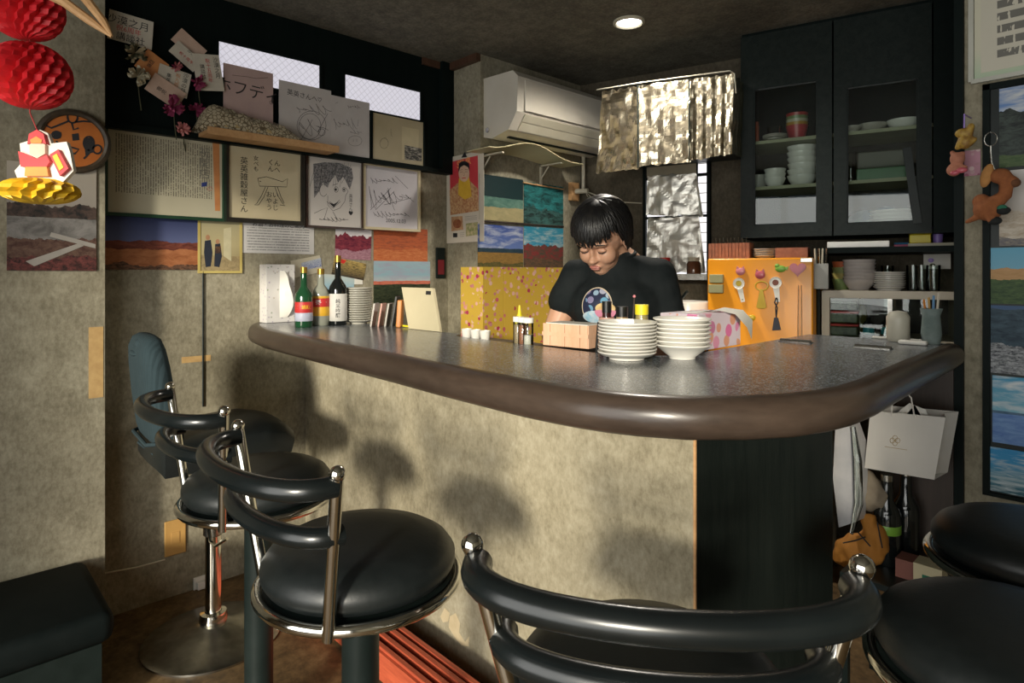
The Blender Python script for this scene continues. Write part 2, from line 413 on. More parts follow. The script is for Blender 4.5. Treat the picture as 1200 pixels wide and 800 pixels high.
mk('cover_tie', M_knit, bk, lambda b: (tube(b, [(-.165, -.155, .70), (-.1, -.213, .695), (.1, -.213, .69), (.165, -.155, .70)], .006, 8), tube(b, [(-.155, -.13, .645), (-.1, -.198, .655), (.1, -.193, .66), (.155, -.13, .65)], .005, 8)), None, True)
mk('seat_plate', M_blackmetal, ch, lambda b: box2(b, (-.09, -.1, .60), (.09, .1, .63)))
mk('sleeve', M_dullchrome, ch, lambda b: lathe(b, [(.031, .61), (.031, .34), (.026, .335)], 20), None, True)
mk('pole', M_chrome, ch, lambda b: lathe(b, [(.0245, .36), (.0245, .045)], 20), None, True)
mk('collar', M_chrome, ch, lambda b: lathe(b, [(.026, .085), (.04, .082), (.043, .066), (.043, .056), (.034, .05), (.026, .05)], 24), None, True)
mk('base', M_dullchrome, ch, lambda b: lathe(b, [(0, .056), (.036, .054), (.055, .045), (.12, .026), (.195, .012), (.212, .006), (.212, 0), (0, 0)], 48), None, True, 35)
mk('lever', M_chrome, ch, lambda b: tube(b, [(.02, -.02, .40), (.06, -.03, .385), (.10, -.035, .355), (.135, -.03, .352), (.185, -.01, .385)], .0055, 8), None, True)

# dark bench at the shop-front end of the left wall
bn = thing('bench', 'low black upholstered bench standing beside the left pilaster', 'bench', (.36, -1.45, 0))
mk('cushion', pm('dull_black_vinyl', (.004, .007, .007), (.006, .009, .009), 20, .7, spec=.12), bn, lambda b: box2(b, (-.22, -.6, .20), (.22, .6, .285), bev=.03, seg=3), None, True, 40)
mk('body', M_blackmetal, bn, lambda b: box2(b, (-.20, -.57, .0), (.20, .57, .199)))

# ------------------------------------------------------------------ flat things on walls
def print_mat(name, sky, layers, cloud=None, rough=.5, spec=.22, cs=5):
    """a printed landscape photograph: sky, optional cloud, ridges from far to near"""
    t = NT(name); g = t.coord('Generated'); x, y, z = t.sep(g)
    col = t.ramp(y, [(i/(len(sky)-1), c) for i, c in enumerate(sky)]) if len(sky) > 1 else t.mix(0.0, sky[0], sky[0])
    off = random.Random(name).uniform(0, 50)
    if cloud:
        n = t.noise(t.comb(t.math('MULTIPLY', x, 1.0), t.math('MULTIPLY', y, 2.6), off), cs, 5, .6, .5)
        col = t.mix(t.ramp(n, [(.45, (0, 0, 0)), (.68, (1, 1, 1))]), col, cloud)
    for i, (h, amp, fr, ca, cb, ts) in enumerate(layers):
        n = t.noise(t.comb(x, off+i*7.1, 0.0), fr, 4, .6)
        line = t.math('ADD', h-amp*.5, t.math('MULTIPLY', n, amp))
        mask = t.math('LESS_THAN', y, line)
        tx = t.noise(t.comb(x, t.math('MULTIPLY', y, 1.8), off+i), ts, 5, .7, .6)
        col = t.mix(mask, col, t.mix(t.ramp(tx, [(.36, (0, 0, 0)), (.64, (1, 1, 1))]), ca, cb))
    return t.done(col, rough, 0, spec)
def doc_mat(name, paper, ink, n, fr, vertical=True, box_=(.06, .94, .08, .92), dens=.5, rough=.5, fill=.45):
    """a sheet covered in fine lines of writing"""
    t = NT(name); x, y, z = t.sep(t.coord('Generated'))
    a, b = (x, y) if vertical else (y, x)
    k = t.math('MULTIPLY', a, float(n)); row = t.math('FLOOR', k); on = t.math('LESS_THAN', t.math('FRACT', k), fill)
    nz = t.noise(t.comb(t.math('MULTIPLY', row, 3.7), t.math('MULTIPLY', b, float(fr)), t.math('MULTIPLY', k, .8)), 1.0, 2, .6)
    f = t.math('MULTIPLY', on, t.math('GREATER_THAN', nz, dens))
    for s, lo, hi in ((x, box_[0], box_[1]), (y, box_[2], box_[3])):
        f = t.math('MULTIPLY', f, t.math('MULTIPLY', t.math('GREATER_THAN', s, lo), t.math('LESS_THAN', s, hi)))
    wear = t.noise(t.coord('Object'), 9, 3)
    return t.done(t.mix(t.math('MULTIPLY', f, .8), t.mix(wear, paper, tuple(c*.86 for c in paper)), ink), rough, 0, .4)

INFO = {}
def prect(pl, r, off):
    x0, y0, x1, y1 = r; cx, cy = (x0+x1)/2, (y0+y1)/2
    u0, _ = pl.at(x0, cy, off); u1, _ = pl.at(x1, cy, off)
    um = (u0+u1)/2
    P = pl.pt(um, 0, off)-CAM; mx = 600+FPX*P.dot(RT)/P.dot(FW)
    _, v1 = pl.at(mx, y0, off); _, v0 = pl.at(mx, y1, off)
    return um, (v0+v1)/2, u1-u0, v1-v0
def board(name, label, cat, pl, r, off, th, m, group=None, tilt=0, lean=0):
    u, v, wd, ht = prect(pl, r, off+th)
    M = pl.mat(u, v, off) @ RZ(tilt)
    if lean: M = M @ Matrix.Rotation(lean, 4, 'X')
    o = mk(name, m, None, lambda b: box2(b, (-wd/2, -ht/2, 0), (wd/2, ht/2, th)), M)
    INFO[o.name] = (pl, u, v, off+th, wd, ht, th, tilt)
    return tag(o, label, cat, group)
def loc(o, px, py):
    pl, u, v, off, wd, ht, th, tilt = INFO[o.name]
    a, b = pl.at(px, py, off); a -= u; b -= v
    c, s = math.cos(-tilt), math.sin(-tilt)
    return a*c-b*s, a*s+b*c
def strokes(o, lines, wd=.0012, m=None, name='ink_line', zoff=None):
    z = (INFO[o.name][6] if zoff is None else zoff) + .0006
    bm = BM(); ribbons(bm, [[loc(o, *p) for p in L] for L in lines], wd, z); return obj(name, bm, m or M_ink, o)
def polys(o, P, m, name='printed_shape', dz=.0004):
    z = INFO[o.name][6]+dz; bm = BM()
    for L in P:
        try: bm.faces.new([bm.verts.new((*loc(o, *p), z)) for p in L])
        except ValueError: pass
    return obj(name, bm, m, o)
def text(parent, body, size, M, m=None, align='CENTER', sp=1.0, name='lettering', xs=1.0, bold=0):
    c = bpy.data.curves.new(name, 'FONT'); c.body = body; c.size = size; c.align_x = align; c.align_y = 'CENTER'; c.space_line = sp
    c.resolution_u = 3; c.offset = bold*size
    t = bpy.data.objects.new('tmp', c); COL.objects.link(t)
    dg = bpy.context.evaluated_depsgraph_get(); dg.update()
    me = bpy.data.meshes.new_from_object(t.evaluated_get(dg)); bpy.data.objects.remove(t); bpy.data.curves.remove(c)
    if xs != 1.0: me.transform(Matrix.Diagonal((xs, 1, 1, 1)))
    me.materials.clear(); me.materials.append(m or M_ink); me.name = name
    o = bpy.data.objects.new(name, me); COL.objects.link(o); o.parent = parent; o.matrix_local = M; return o
def btext(o, body, px, py, hpx, m=None, rot=0, **k):
    """lettering on a board, centred at a point of it; hpx = letter height"""
    a = loc(o, px, py); b = loc(o, px, py-hpx); size = abs(b[1]-a[1])*1.25
    return text(o, body, size, TR(a[0], a[1], INFO[o.name][6]+.0007) @ RZ(rot), m, **k)
def vert(s): return '\n'.join(s)
def framed(name, label, cat, pl, r, off, th, fw, mf, mpic, group=None, tilt=0, mat_in=None, matw=0):
    """frame of four mitred bars around a sheet; returns root and sheet"""
    u, v, wd, ht = prect(pl, r, off+th)
    t = thing(name, label, cat, group=group, mw=pl.mat(u, v, off) @ RZ(tilt))
    def fr(b):
        o_ = [(-wd/2, -ht/2), (wd/2, -ht/2), (wd/2, ht/2), (-wd/2, ht/2)]; i_ = [(x-math.copysign(fw, x), y-math.copysign(fw, y)) for x, y in o_]
        V = [[b.verts.new((*p, z)) for p in q] for q, z in ((o_, 0), (o_, th), (i_, th*.92), (i_, 0))]
        for k in range(4):
            for A, B in ((0, 1), (1, 2), (2, 3), (3, 0)): b.faces.new((V[A][k], V[A][(k+1) % 4], V[B][(k+1) % 4], V[B][k]))
    mk('frame', mf, t, fr)
    w2, h2 = wd/2-fw+.001, ht/2-fw+.001
    if mat_in: mk('mount', mat_in, t, lambda b: box2(b, (-w2, -h2, .001), (w2, h2, th*.35))); w2 -= matw; h2 -= matw
    s = mk('sheet', mpic, t, lambda b: box2(b, (-w2, -h2, .002), (w2, h2, th*.5)))
    INFO[s.name] = (pl, u, v, off+th*.5, 2*w2, 2*h2, th*.5, tilt)
    return t, s
R_ = random.Random(5)
def scrib(x0, y0, x1, y1, n, seed, loops=True):
    r = random.Random(seed); L = []; x = x0
    cy, h, wx = (y0+y1)/2, (y1-y0)/2, (x1-x0)
    for i in range(n*10+1):
        t = i/(n*10); ph = t*n*2*PI
        L.append((x0+wx*t+math.sin(ph+1.2)*wx/n*.5, cy+math.cos(ph)*h*(.55+.45*math.sin(t*7+seed))+r.uniform(-.4, .4)))
    return L
def circ(cx, cy, rx, ry, a0=0, a1=2*PI, n=24): return [(cx+rx*math.cos(a0+(a1-a0)*k/n), cy+ry*math.sin(a0+(a1-a0)*k/n)) for k in range(n+1)]

# ---- left pilaster
PIL = PL((PILX, 0, 0), (0, 1, 0))
M_bw1 = print_mat('print_kitchen', [(.10, .07, .06), (.22, .2, .18), (.4, .36, .3)], [(.62, .3, 3, (.02, .02, .02), (.09, .06, .05), 9), (.50, .03, 3, (.10, .095, .09), (.22, .21, .2), 4), (.30, .25, 4, (.06, .03, .025), (.13, .08, .06), 10), (.13, .2, 5, (.02, .015, .015), (.16, .05, .045), 14)])
ph = board('photograph', 'dim photograph of a ship deck hanging below the round leather plaque', 'photograph', PIL, (8, 193, 113, 317), .002, .004, M_bw1)
polys(ph, [[(60, 272), (112, 286), (112, 291), (58, 277)], [(30, 306), (95, 284), (98, 288), (40, 312)]], pm('print_pipe', (.32, .30, .27), None, 20), 'printed_beam')
M_leather2 = pm('orange_leather', (.52, .17, .04), (.44, .13, .03), 12, .6, spec=.2)
M_darkrim = pm('dark_plaque_rim', (.03, .022, .014), (.06, .04, .022), 60, .5)
u, v, wd, ht = prect(PIL, (38, 122, 133, 208), .02)
pq = thing('round_plaque', 'round orange leather plaque with dark studded rim and black figures', 'plaque', mw=PIL.mat(u, v, .001))
rp = wd*.46
mk('disc', M_leather2, pq, lambda b: lathe(b, [(0, .012), (rp*.9, .012), (rp*.9, 0), (0, 0)], 40))
mk('rim', M_darkrim, pq, lambda b: tube(b, [(rp*.93*math.cos(a), rp*.93*math.sin(a), .010) for a in [2*PI*k/48 for k in range(48)]], .011, 8, True), None, True)
s_ = pq; INFO[pq.name] = (PIL, u, v, .013, wd, ht, .0125, 0)
strokes(pq, [circ(85, 137, 6, 7), [(80, 142), (70, 146), (60, 150), (52, 146)], [(88, 143), (98, 142), (108, 143)], [(84, 144), (86, 152), (92, 150)], circ(66, 158, 5, 4), [(60, 172), (75, 170), (92, 175), (88, 180), (66, 179)], [(103, 165), (104, 180), (98, 186)], circ(104, 168, 6, 8), circ(114, 175, 5, 5), [(66, 165), (70, 175), (64, 186)]], .0055, name='painted_line')
for q in ([(84, 157), (92, 156), (93, 164), (85, 165)], [(98, 162), (108, 161), (110, 178), (100, 182)], [(62, 154), (72, 155), (71, 162), (63, 163)]): polys(pq, [q], M_ink, 'painted_figure')
board('masking_tape', 'strip of tan masking tape stuck along the edge of the left pilaster', 'tape', PIL, (104, 383, 121, 466), .0, .0015, pm('tan_tape', (.55, .36, .15), (.45, .28, .11), 30, .7))

# hanging paper lanterns
M_lan = pm('red_tissue_paper', (.75, .02, .03), (.60, .012, .02), 14, .55, **{'Subsurface Weight': .3, 'Subsurface Radius': (.05, .01, .01)})
def honeycomb(b, c, R, H, nphi=20, nth=9):
    c = Vector(c); rings = []
    for i in range(nth*2+1):
        th = PI*(.03+.94*i/(nth*2)); row = []
        for k in range(nphi*2):
            odd = ((k % 2) ^ (i//2 % 2)); rr = R*math.sin(th)**.85*(1.0 if odd == 0 else .80)
            row.append(b.verts.new(c+Vector((rr*math.cos(PI*k/nphi), rr*math.sin(PI*k/nphi), H*math.cos(th)))))
        rings.append(row)
    for A, B in zip(rings, rings[1:]):
        for k in range(nphi*2): b.faces.new((A[k], A[(k+1) % (nphi*2)], B[(k+1) % (nphi*2)], B[k]))
    b.faces.new(rings[0]); b.faces.new(rings[-1][::-1])
DL = 1.62
p1 = atD(35, 89, DL); p0 = atD(30, 10, DL)
ln = thing('paper_lantern', 'two red honeycomb paper lanterns strung above a white-edged paper fortune figure', 'lantern', p1)
rl = 43/FPX*DL
mk('paper_ball', M_lan, ln, lambda b: honeycomb(b, (0, 0, 0), rl, rl*.88))
mk('paper_ball', M_lan, ln, lambda b: honeycomb(b, p0-p1, rl*.92, rl*.84))
p2 = atD(48, 195, DL); d2 = p2-p1
mk('string', pm('red_string', (.4, .02, .02), None, 9), ln, lambda b: (tube(b, [(0, 0, CEIL-p1.z), (0, 0, -rl), (d2.x, d2.y, d2.z+.07)], .0015, 6)))
def glow(name, c, e): t = NT(name); return t.done(t.mix(t.noise(t.coord(), 20), c, tuple(k*.8 for k in c)), .5, 0, .4, **{'Emission Color': (*c, 1), 'Emission Strength': e})
G_w, G_r, G_y, G_o, G_s = pm('figure_white', (.80, .75, .66), None, 20, .5), pm('figure_red', (.70, .03, .04), None, 20, .5), pm('figure_yellow', (.80, .48, .02), None, 20, .5), pm('figure_orange', (.76, .27, .04), None, 20, .5), pm('figure_skin', (.78, .55, .42), None, 20, .5)
fg = mk('fortune_figure', G_w, ln, lambda b: None)
FM = Matrix((RT, Vector((0, 0, 1)), -FW)).transposed().to_4x4(); FM.translation = d2
fg.matrix_local = FM
k_ = DL/FPX
def fp(pts, z0, z1, m, name):
    mk(name, m, fg, lambda b: prism(b, [((x-48)*k_, (195-y)*k_) for x, y in pts], z0, z1))
fp([(23, 168), (33, 165), (38, 155), (47, 152), (56, 156), (60, 168), (78, 166), (82, 178), (86, 200), (74, 213), (22, 213), (17, 200), (26, 190), (24, 178)], -.012, 0, G_w, 'cutout')
fp([(36, 170), (38, 158), (47, 153), (55, 158), (58, 170), (47, 166)], 0, .012, G_r, 'hat')
fp([(38, 170), (46, 166), (56, 170), (56, 181), (47, 186), (38, 181)], 0, .010, G_s, 'face')
fp([(40, 165), (47, 161), (54, 165), (53, 169), (41, 169)], .002, .014, G_o, 'hat_band')
fp([(25, 178), (36, 182), (47, 187), (58, 182), (62, 190), (58, 196), (28, 196)], 0, .011, G_r, 'robe')
fp([(33, 196), (58, 196), (60, 207), (32, 207)], 0, .010, G_o, 'belt')
fp([(62, 182), (72, 176), (84, 198), (74, 207)], .0, .012, G_r, 'banner')
fp([(66, 184), (71, 181), (79, 197), (74, 201)], .001, .014, G_y, 'banner_face')
mk('paper_cloud', G_y, ln, lambda b: honeycomb(b, tuple(atD(47, 224, DL)-p1), 41*k_, 15*k_, 16, 5))

# wooden stick ornament near the ceiling
mk_ = thing('wooden_prong', 'pair of pale wooden prongs hanging down under the ceiling', 'ornament', atD(75, -6, 1.3))
q0 = atD(75, -6, 1.3)
mk('prong', M_oak, mk_, lambda b: tube(b, [atD(45, -12, 1.3)-q0, atD(75, 2, 1.3)-q0, atD(105, 24, 1.3)-q0, atD(131, 43, 1.3)-q0], [.010, .010, .009, .003], 8), None, True)
mk('prong', M_oak, mk_, lambda b: tube(b, [atD(80, -22, 1.3)-q0, atD(100, -2, 1.3)-q0, atD(122, 26, 1.3)-q0, atD(131, 42, 1.3)-q0], [.009, .010, .008, .003], 8), None, True)
mk('cord', M_blackmetal, mk_, lambda b: tube(b, [(0, 0, CEIL-q0.z), (0, 0, 0)], .002, 6))

# ---- left wall: timber band
BAND = PL((.022, 0, 0), (0, 1, 0))
M_card = pm('card_white', (.62, .58, .48), (.55, .50, .42), 20, .7)
M_cardo = pm('card_orange', (.62, .27, .09), (.52, .2, .07), 20, .7)
M_cardp = pm('card_pink', (.60, .43, .34), (.52, .36, .28), 20, .7)
M_inkr = pm('red_ink', (.55, .03, .03), None, 20, .7)
def card(r, label, m, tilt, off=.01, texts=()):
    o = board('greeting_card', label, 'card', BAND, r, off, .0012, m, tilt=tilt)
    for body, px, py, h, mm, kw in texts: btext(o, body, px, py, h, mm, **kw)
    return o
card((127, 18, 179, 52), 'white greeting card with bold black characters above the white dried flower', M_card, -.06, .03,
     [('沙漠之月', 150, 27, 9, M_ink, {}), ('祝6周年', 151, 36, 6, M_inkr, {}), ('講談社', 153, 46, 8, M_ink, {})])
card((163, 63, 193, 90), 'orange greeting card tilted next to the white dried flower', M_cardo, -.55, .04, [('四\n寄', 176, 75, 5, M_ink, {})])
card((184, 80, 222, 110), 'greeting card with an orange stripe in the middle of the bouquet', M_card, -.18, .045, [(vert('沙漠の月'), 216, 98, 5, M_ink, {}), (vert('祝九周年'), 207, 97, 4.5, M_cardo, {}), (vert('集英社'), 197, 94, 4.5, M_ink, {})])
card((173, 95, 215, 119), 'plain beige greeting card in the lower part of the bouquet', M_cardp, -.5, .055, [('御祝', 189, 106, 5, M_ink, {})])
card((203, 43, 240, 63), 'pinkish greeting card at the back of the cards near the window', M_cardp, -.62, .03)
card((200, 57, 235, 75), 'white greeting card with a red line between pink and white ones', M_card, -.62, .04, [('祝十周年', 218, 68, 4.5, M_inkr, {}), ('沙漠', 224, 62, 4.5, M_ink, {})])
card((228, 64, 260, 106), 'white greeting card with red and black columns beside the frosted window', M_card, .16, .05, [(vert('沙漠之月'), 254, 80, 5, M_ink, {}), (vert('祝十五周年'), 245, 83, 4.5, M_inkr, {}), (vert('講談社'), 238, 84, 4.5, M_ink, {})])
def flower(px, py, rpx, label, m1, m2, off=.06, n=26, seed=1, stem=True, elong=1.0, name='dried_flower'):
    c = BAND.pt(*BAND.at(px, py, off), off); r = random.Random(seed); R = rpx/FPX*(c-CAM).dot(FW)
    t = thing(name, label, 'flower', c)
    for k in range(n):
        a = r.uniform(0, 2*PI); e = r.uniform(-.2, 1.0); ln_ = R*r.uniform(.65, 1.0)
        d = Vector((abs(math.cos(e))*.0+math.sin(e)*.8+.25, math.cos(a)*math.cos(e), math.sin(a)*math.cos(e))).normalized()
        s = d.orthogonal().normalized(); q = d.cross(s); wdt = R*.30
        def pet(b):
            P = [(d*0, 0), (d*ln_*.55+q*ln_*.05, wdt), (d*ln_*.9+q*ln_*.12, wdt*.8), (d*ln_*1.0-q*ln_*.06, wdt*.15)]
            L = []
            for p, ww in P: L.append((b.verts.new(p+s*ww*.5), b.verts.new(p-s*ww*.5+q*.0005)))
            for A, B in zip(L, L[1:]): b.faces.new((A[0], B[0], B[1], A[1]))
        mk('petal', m1 if r.random() < .7 else m2, t, pet)
    if stem: mk('stem', M_stem, t, lambda b: tube(b, [(0, 0, 0), (-.02, .01, -R*1.3), (-.035, .02, -R*2.4)], .002, 6))
    return t
M_stem = pm('dry_stem', (.10, .10, .05), (.06, .06, .03), 30, .8)
M_pw, M_pw2 = pm('petal_ivory', (.55, .50, .36), None, 40, .8), pm('petal_tan', (.36, .29, .17), None, 40, .8)
M_pm, M_pm2 = pm('petal_maroon', (.22, .02, .07), None, 40, .7), pm('petal_crimson', (.38, .05, .14), None, 40, .7)
M_pp, M_pp2 = pm('petal_pink', (.62, .24, .22), None, 40, .8), pm('petal_rose', (.50, .16, .16), None, 40, .8)
flower(161, 90, 15, 'ivory dried flower beside the orange greeting card', M_pw, M_pw2, .05, 34, 1)
flower(158, 62, 15, 'faded tan dried flower below the top greeting card', M_pw2, M_stem, .035, 26, 2)
flower(203, 125, 15, 'large maroon ribbon flower under the beige greeting card', M_pm, M_pm2, .07, 30, 3)
flower(230, 129, 11, 'maroon dried flower next to the lace bundle', M_pm, M_pm2, .025, 24, 4)
flower(232, 97, 11, 'dark red dried flower tucked under the red-lettered card', M_pm, M_pm2, .06, 18, 5)
flower(207, 78, 8, 'small reddish dried flower between two white cards', M_pp2, M_pm, .05, 16, 6)
flower(214, 151, 10, 'pink carnation above the green certificate frame', M_pp, M_pp2, .03, 36, 7)

# shelf with autograph boards
sh_u0, _ = WL.at(240, 155, .12); sh_u1, _ = WL.at(384, 165, .05)
SHZ = WL.at(300, 160, .15)[1]-.012
sh = thing('wall_shelf', 'narrow pale wooden shelf below the frosted transom window', 'shelf', WL.pt((sh_u0+sh_u1)/2, SHZ, .022))
L_ = (sh_u1-sh_u0)/2
mk('shelf_board', M_oak, sh, lambda b: box2(b, (0, -L_, 0), (.125, L_, .014), bev=.002))
mk('front_lip', M_oak, sh, lambda b: box2(b, (.125, -L_, -.004), (.132, L_, .024), bev=.0015))
M_pinkb = pm('pink_autograph_board', (.52, .37, .34), (.46, .33, .31), 9, .6)
M_shik = pm('autograph_board', (.60, .56, .54), (.55, .51, .49), 9, .6)
o = board('autograph_board', 'pink autograph board with large black katakana behind the lace bundle', 'autograph', BAND, (262, 80, 320, 152), .03, .004, M_pinkb)
btext(o, 'ホフディ', 291, 107, 15, M_ink, rot=-.05)
strokes(o, [[(272, 88), (290, 90), (300, 92), (314, 91)], circ(318, 120, 2, 2)], .0015)
o = board('autograph_board', 'white autograph board with a big circular signature scrawl', 'autograph', BAND, (327, 100, 388, 172), .012, .004, M_shik)
btext(o, '英英さんへ♡', 357, 113, 6, M_ink, rot=-.05)
strokes(o, [scrib(347, 121, 385, 135, 5, 3), circ(365, 147, 17, 17), circ(363, 148, 13, 15), scrib(350, 138, 380, 160, 3, 5), [(352, 165), (366, 140), (372, 155), (384, 133)], circ(377, 155, 4, 4)], .0016)
o = board('autograph_board', 'white autograph board with small handwriting and a round stamp face', 'autograph', BAND, (388, 116, 433, 184), .012, .004, M_shik)
strokes(o, [scrib(391, 138, 416, 152, 5, 8), [(393, 121), (396, 120)], scrib(407, 123, 421, 127, 5, 2), circ(416, 165, 8, 6), [(414, 163), (414, 166)], [(418, 163), (418, 166)], scrib(410, 152, 422, 158, 3, 4), [(420, 140), (419, 148)]], .0011)
t, s = framed('framed_picture', 'black framed picture of a small drawn face beside the pier', 'picture', BAND, (436, 136, 498, 194), .012, .014, .006, M_blackwood, pm('cream_sheet', (.50, .43, .28), (.44, .37, .23), 6, .5))
strokes(s, [circ(450, 168, 5, 6), [(446, 166), (447, 163), (452, 161), (455, 166)], [(458, 151), (458, 156), (459, 160)]], .0011)
polys(s, [[(471, 148), (491, 152), (490, 183), (471, 187)]], pm('cream_light', (.62, .54, .34), None, 9, .5), 'printed_panel')
polys(s, [[(474, 170), (494, 174), (494, 189), (474, 187)]], print_mat('print_camel', [(.03, .03, .03), (.06, .06, .055)], [], (.5, .47, .4)), 'small_photo', .0012)
# lace bundle in clear wrap
t = thing('lace_bundle', 'bundle of cream lace in clear wrap lying on the pale shelf', 'bundle', WL.pt(WL.at(295, 145, .09)[0], SHZ+.014, .085))
def lace(b, R=random.Random(3), n=26, m=9, L=.205, flip=0):
    V = []
    for i in range(n):
        row = []
        for j in range(m):
            y = -L+2*L*i/(n-1); a = PI*j/(m-1)
            h = .115*(1-.55*(i/(n-1)))*(1-.9*abs(2*i/(n-1)-1)**6)
            nz = .010*noise.noise(Vector((i*.9, j*1.1, 3)))+.006*R.uniform(-1, 1)
            row.append(b.verts.new((-.045*math.cos(a)*1.1, y, max(.001, h*math.sin(a)+nz*2*math.sin(a)))))
        V.append(row)
    for A, B in zip(V, V[1:]):
        for k in range(m-1): b.faces.new((A[k], A[k+1], B[k+1], B[k]))
def lace_mat():
    t = NT('cream_lace'); k = t.new('ShaderNodeTexVoronoi', feature='DISTANCE_TO_EDGE'); t.link(t.coord(), k.inputs['Vector']); k.inputs['Scale'].default_value = 70
    f = t.math('LESS_THAN', k.outputs['Distance'], .09)
    return t.done(t.mix(f, (.55, .48, .34), (.16, .12, .07)), .4, 0, .5)
mk('lace', lace_mat(), t, lace, None, True)
mk('dried_root', pm('root_tan', (.55, .42, .22), (.40, .28, .12), 30, .6), t, lambda b: [tube(b, [(.02, -.19+.03*k, .012), (.036, -.15+.04*k, .020+.004*(k % 3)), (.03, -.06+.035*k, .012)], [.008, .013, .006], 8) for k in range(6)], None, True)

# ---- framed things and papers on the left wall
M_green = pm('dark_green_frame', (.012, .040, .022), (.018, .055, .03), 12, .35)
M_doc1 = doc_mat('certificate_print', (.56, .52, .38), (.10, .09, .07), 46, 60, True, (.06, .90, .24, .92), .44)
t, s = framed('framed_certificate', 'dark green framed certificate covered in columns of fine writing', 'certificate', WL, (122, 152, 265, 256), .008, .02, .012, M_green, M_doc1)
polys(s, [[(249, 165), (257, 166), (258, 247), (252, 247)]], M_cardo, 'orange_strip')
polys(s, [[(236, 214), (243, 213), (242, 218), (236, 219)]], pm('blue_ink', (.03, .05, .22), None, 20), 'blue_stamp'); strokes(s, [circ(246, 221, 3, 2)], .0012, M_inkr, 'red_stamp')
btext(s, vert('祝開店'), 240, 192, 10, pm('grey_ink', (.2, .19, .16), None, 9))
M_darkframe = woody('dark_brown_frame', (.012, .012, .010), (.030, .024, .018), 30, .4)
M_redframe = woody('reddish_dark_frame', (.018, .010, .008), (.045, .018, .012), 30, .35)
M_creamsheet = pm('aged_cream_sheet', (.62, .54, .36), (.56, .48, .31), 5, .5)
t, s = framed('framed_drawing', 'dark framed drawing of a long bench-like animal on two thin legs', 'drawing', WL, (263, 167, 358, 262), .008, .02, .018, M_darkframe, M_creamsheet)
strokes(s, [[(302, 209), (312, 207), (322, 210), (331, 213), (337, 209), (336, 219), (304, 218), (302, 209)], [(311, 219), (306, 230), (301, 238), (298, 240), (303, 240)], [(314, 219), (309, 231), (303, 240)], [(322, 219), (326, 230), (331, 238), (334, 241), (328, 240)], [(325, 219), (329, 230), (333, 238)], [(304, 212), (306, 213)]], .0022)
btext(s, vert('英英雑穀屋さん'), 286, 217, 7.5, M_ink); btext(s, '女\nべ\nも', 300, 192, 5, M_ink); btext(s, 'くん\nんへ', 321, 195, 6, M_ink, rot=-.03); btext(s, 'おい\nやよ\nうじ', 319, 236, 6, M_ink)
M_wsheet = pm('white_drawing_sheet', (.62, .58, .54), (.57, .53, .49), 5, .5)
t, s = framed('framed_drawing', 'reddish dark framed comic drawing of a laughing dark-haired face', 'drawing', WL, (359, 180, 427, 268), .008, .02, .010, M_redframe, M_wsheet)
hair = [(367, 192), (380, 190), (398, 191), (412, 197), (414, 208), (410, 222), (406, 214), (402, 207), (396, 214), (393, 205), (386, 214), (384, 220), (378, 214), (374, 224), (368, 232)]
polys(s, [hair], pm('ink_hatch', (.05, .05, .055), (.30, .29, .29), 160, .7), 'ink_hair')
r = random.Random(9)
strokes(s, [[(366+r.uniform(0, 8)+i*2.2, 190+r.uniform(0, 3)), (366+i*2.0+r.uniform(-4, 6), 206+r.uniform(0, 14))] for i in range(20)], .0011)
strokes(s, [circ(379, 223, 4.5, 7, .6, 5.6), [(384, 229), (384, 240), (390, 247), (398, 244), (404, 236), (405, 229), (408, 224), (405, 220)], circ(394, 222, 2.2, 3.2), circ(403, 222, 1.8, 2.6), [(390, 217), (396, 215)], [(383, 236), (390, 244), (399, 236)], [(386, 236), (392, 240), (398, 234)], [(368, 250), (376, 246), (384, 243), (380, 256)], [(390, 248), (396, 258)], scrib(374, 254, 406, 260, 7, 4)], .0018)
polys(s, [[(385, 237), (391, 243), (397, 236), (391, 239)], circ(393.5, 222, 1.3, 1.6, n=8)[:-1], circ(403, 222, 1, 1.4, n=8)[:-1]], M_ink, 'ink_fill')
btext(s, vert('英英さん♥'), 411, 240, 4, M_ink)
M_palewood = woody('pale_frame_wood', (.50, .42, .26), (.60, .52, .34), 16, .5, (.2, 1, 1))
t, s = framed('framed_autograph', 'pale wooden framed autograph with a large black signature', 'autograph', WL, (426, 194, 493, 270), .008, .02, .012, M_palewood, pm('lilac_white_sheet', (.60, .57, .60), (.56, .53, .55), 5, .4))
strokes(s, [scrib(434, 208, 464, 215, 6, 1), [(463, 206), (470, 213), (478, 221)], scrib(432, 218, 460, 246, 5, 7), scrib(446, 222, 482, 240, 5, 12), [(450, 240), (482, 232), (470, 228)], [(434, 246), (458, 220)], [(440, 246), (462, 224)], scrib(437, 247, 478, 255, 9, 6)], .0017)
btext(s, '2005.12.03', 464, 259, 5, M_ink)

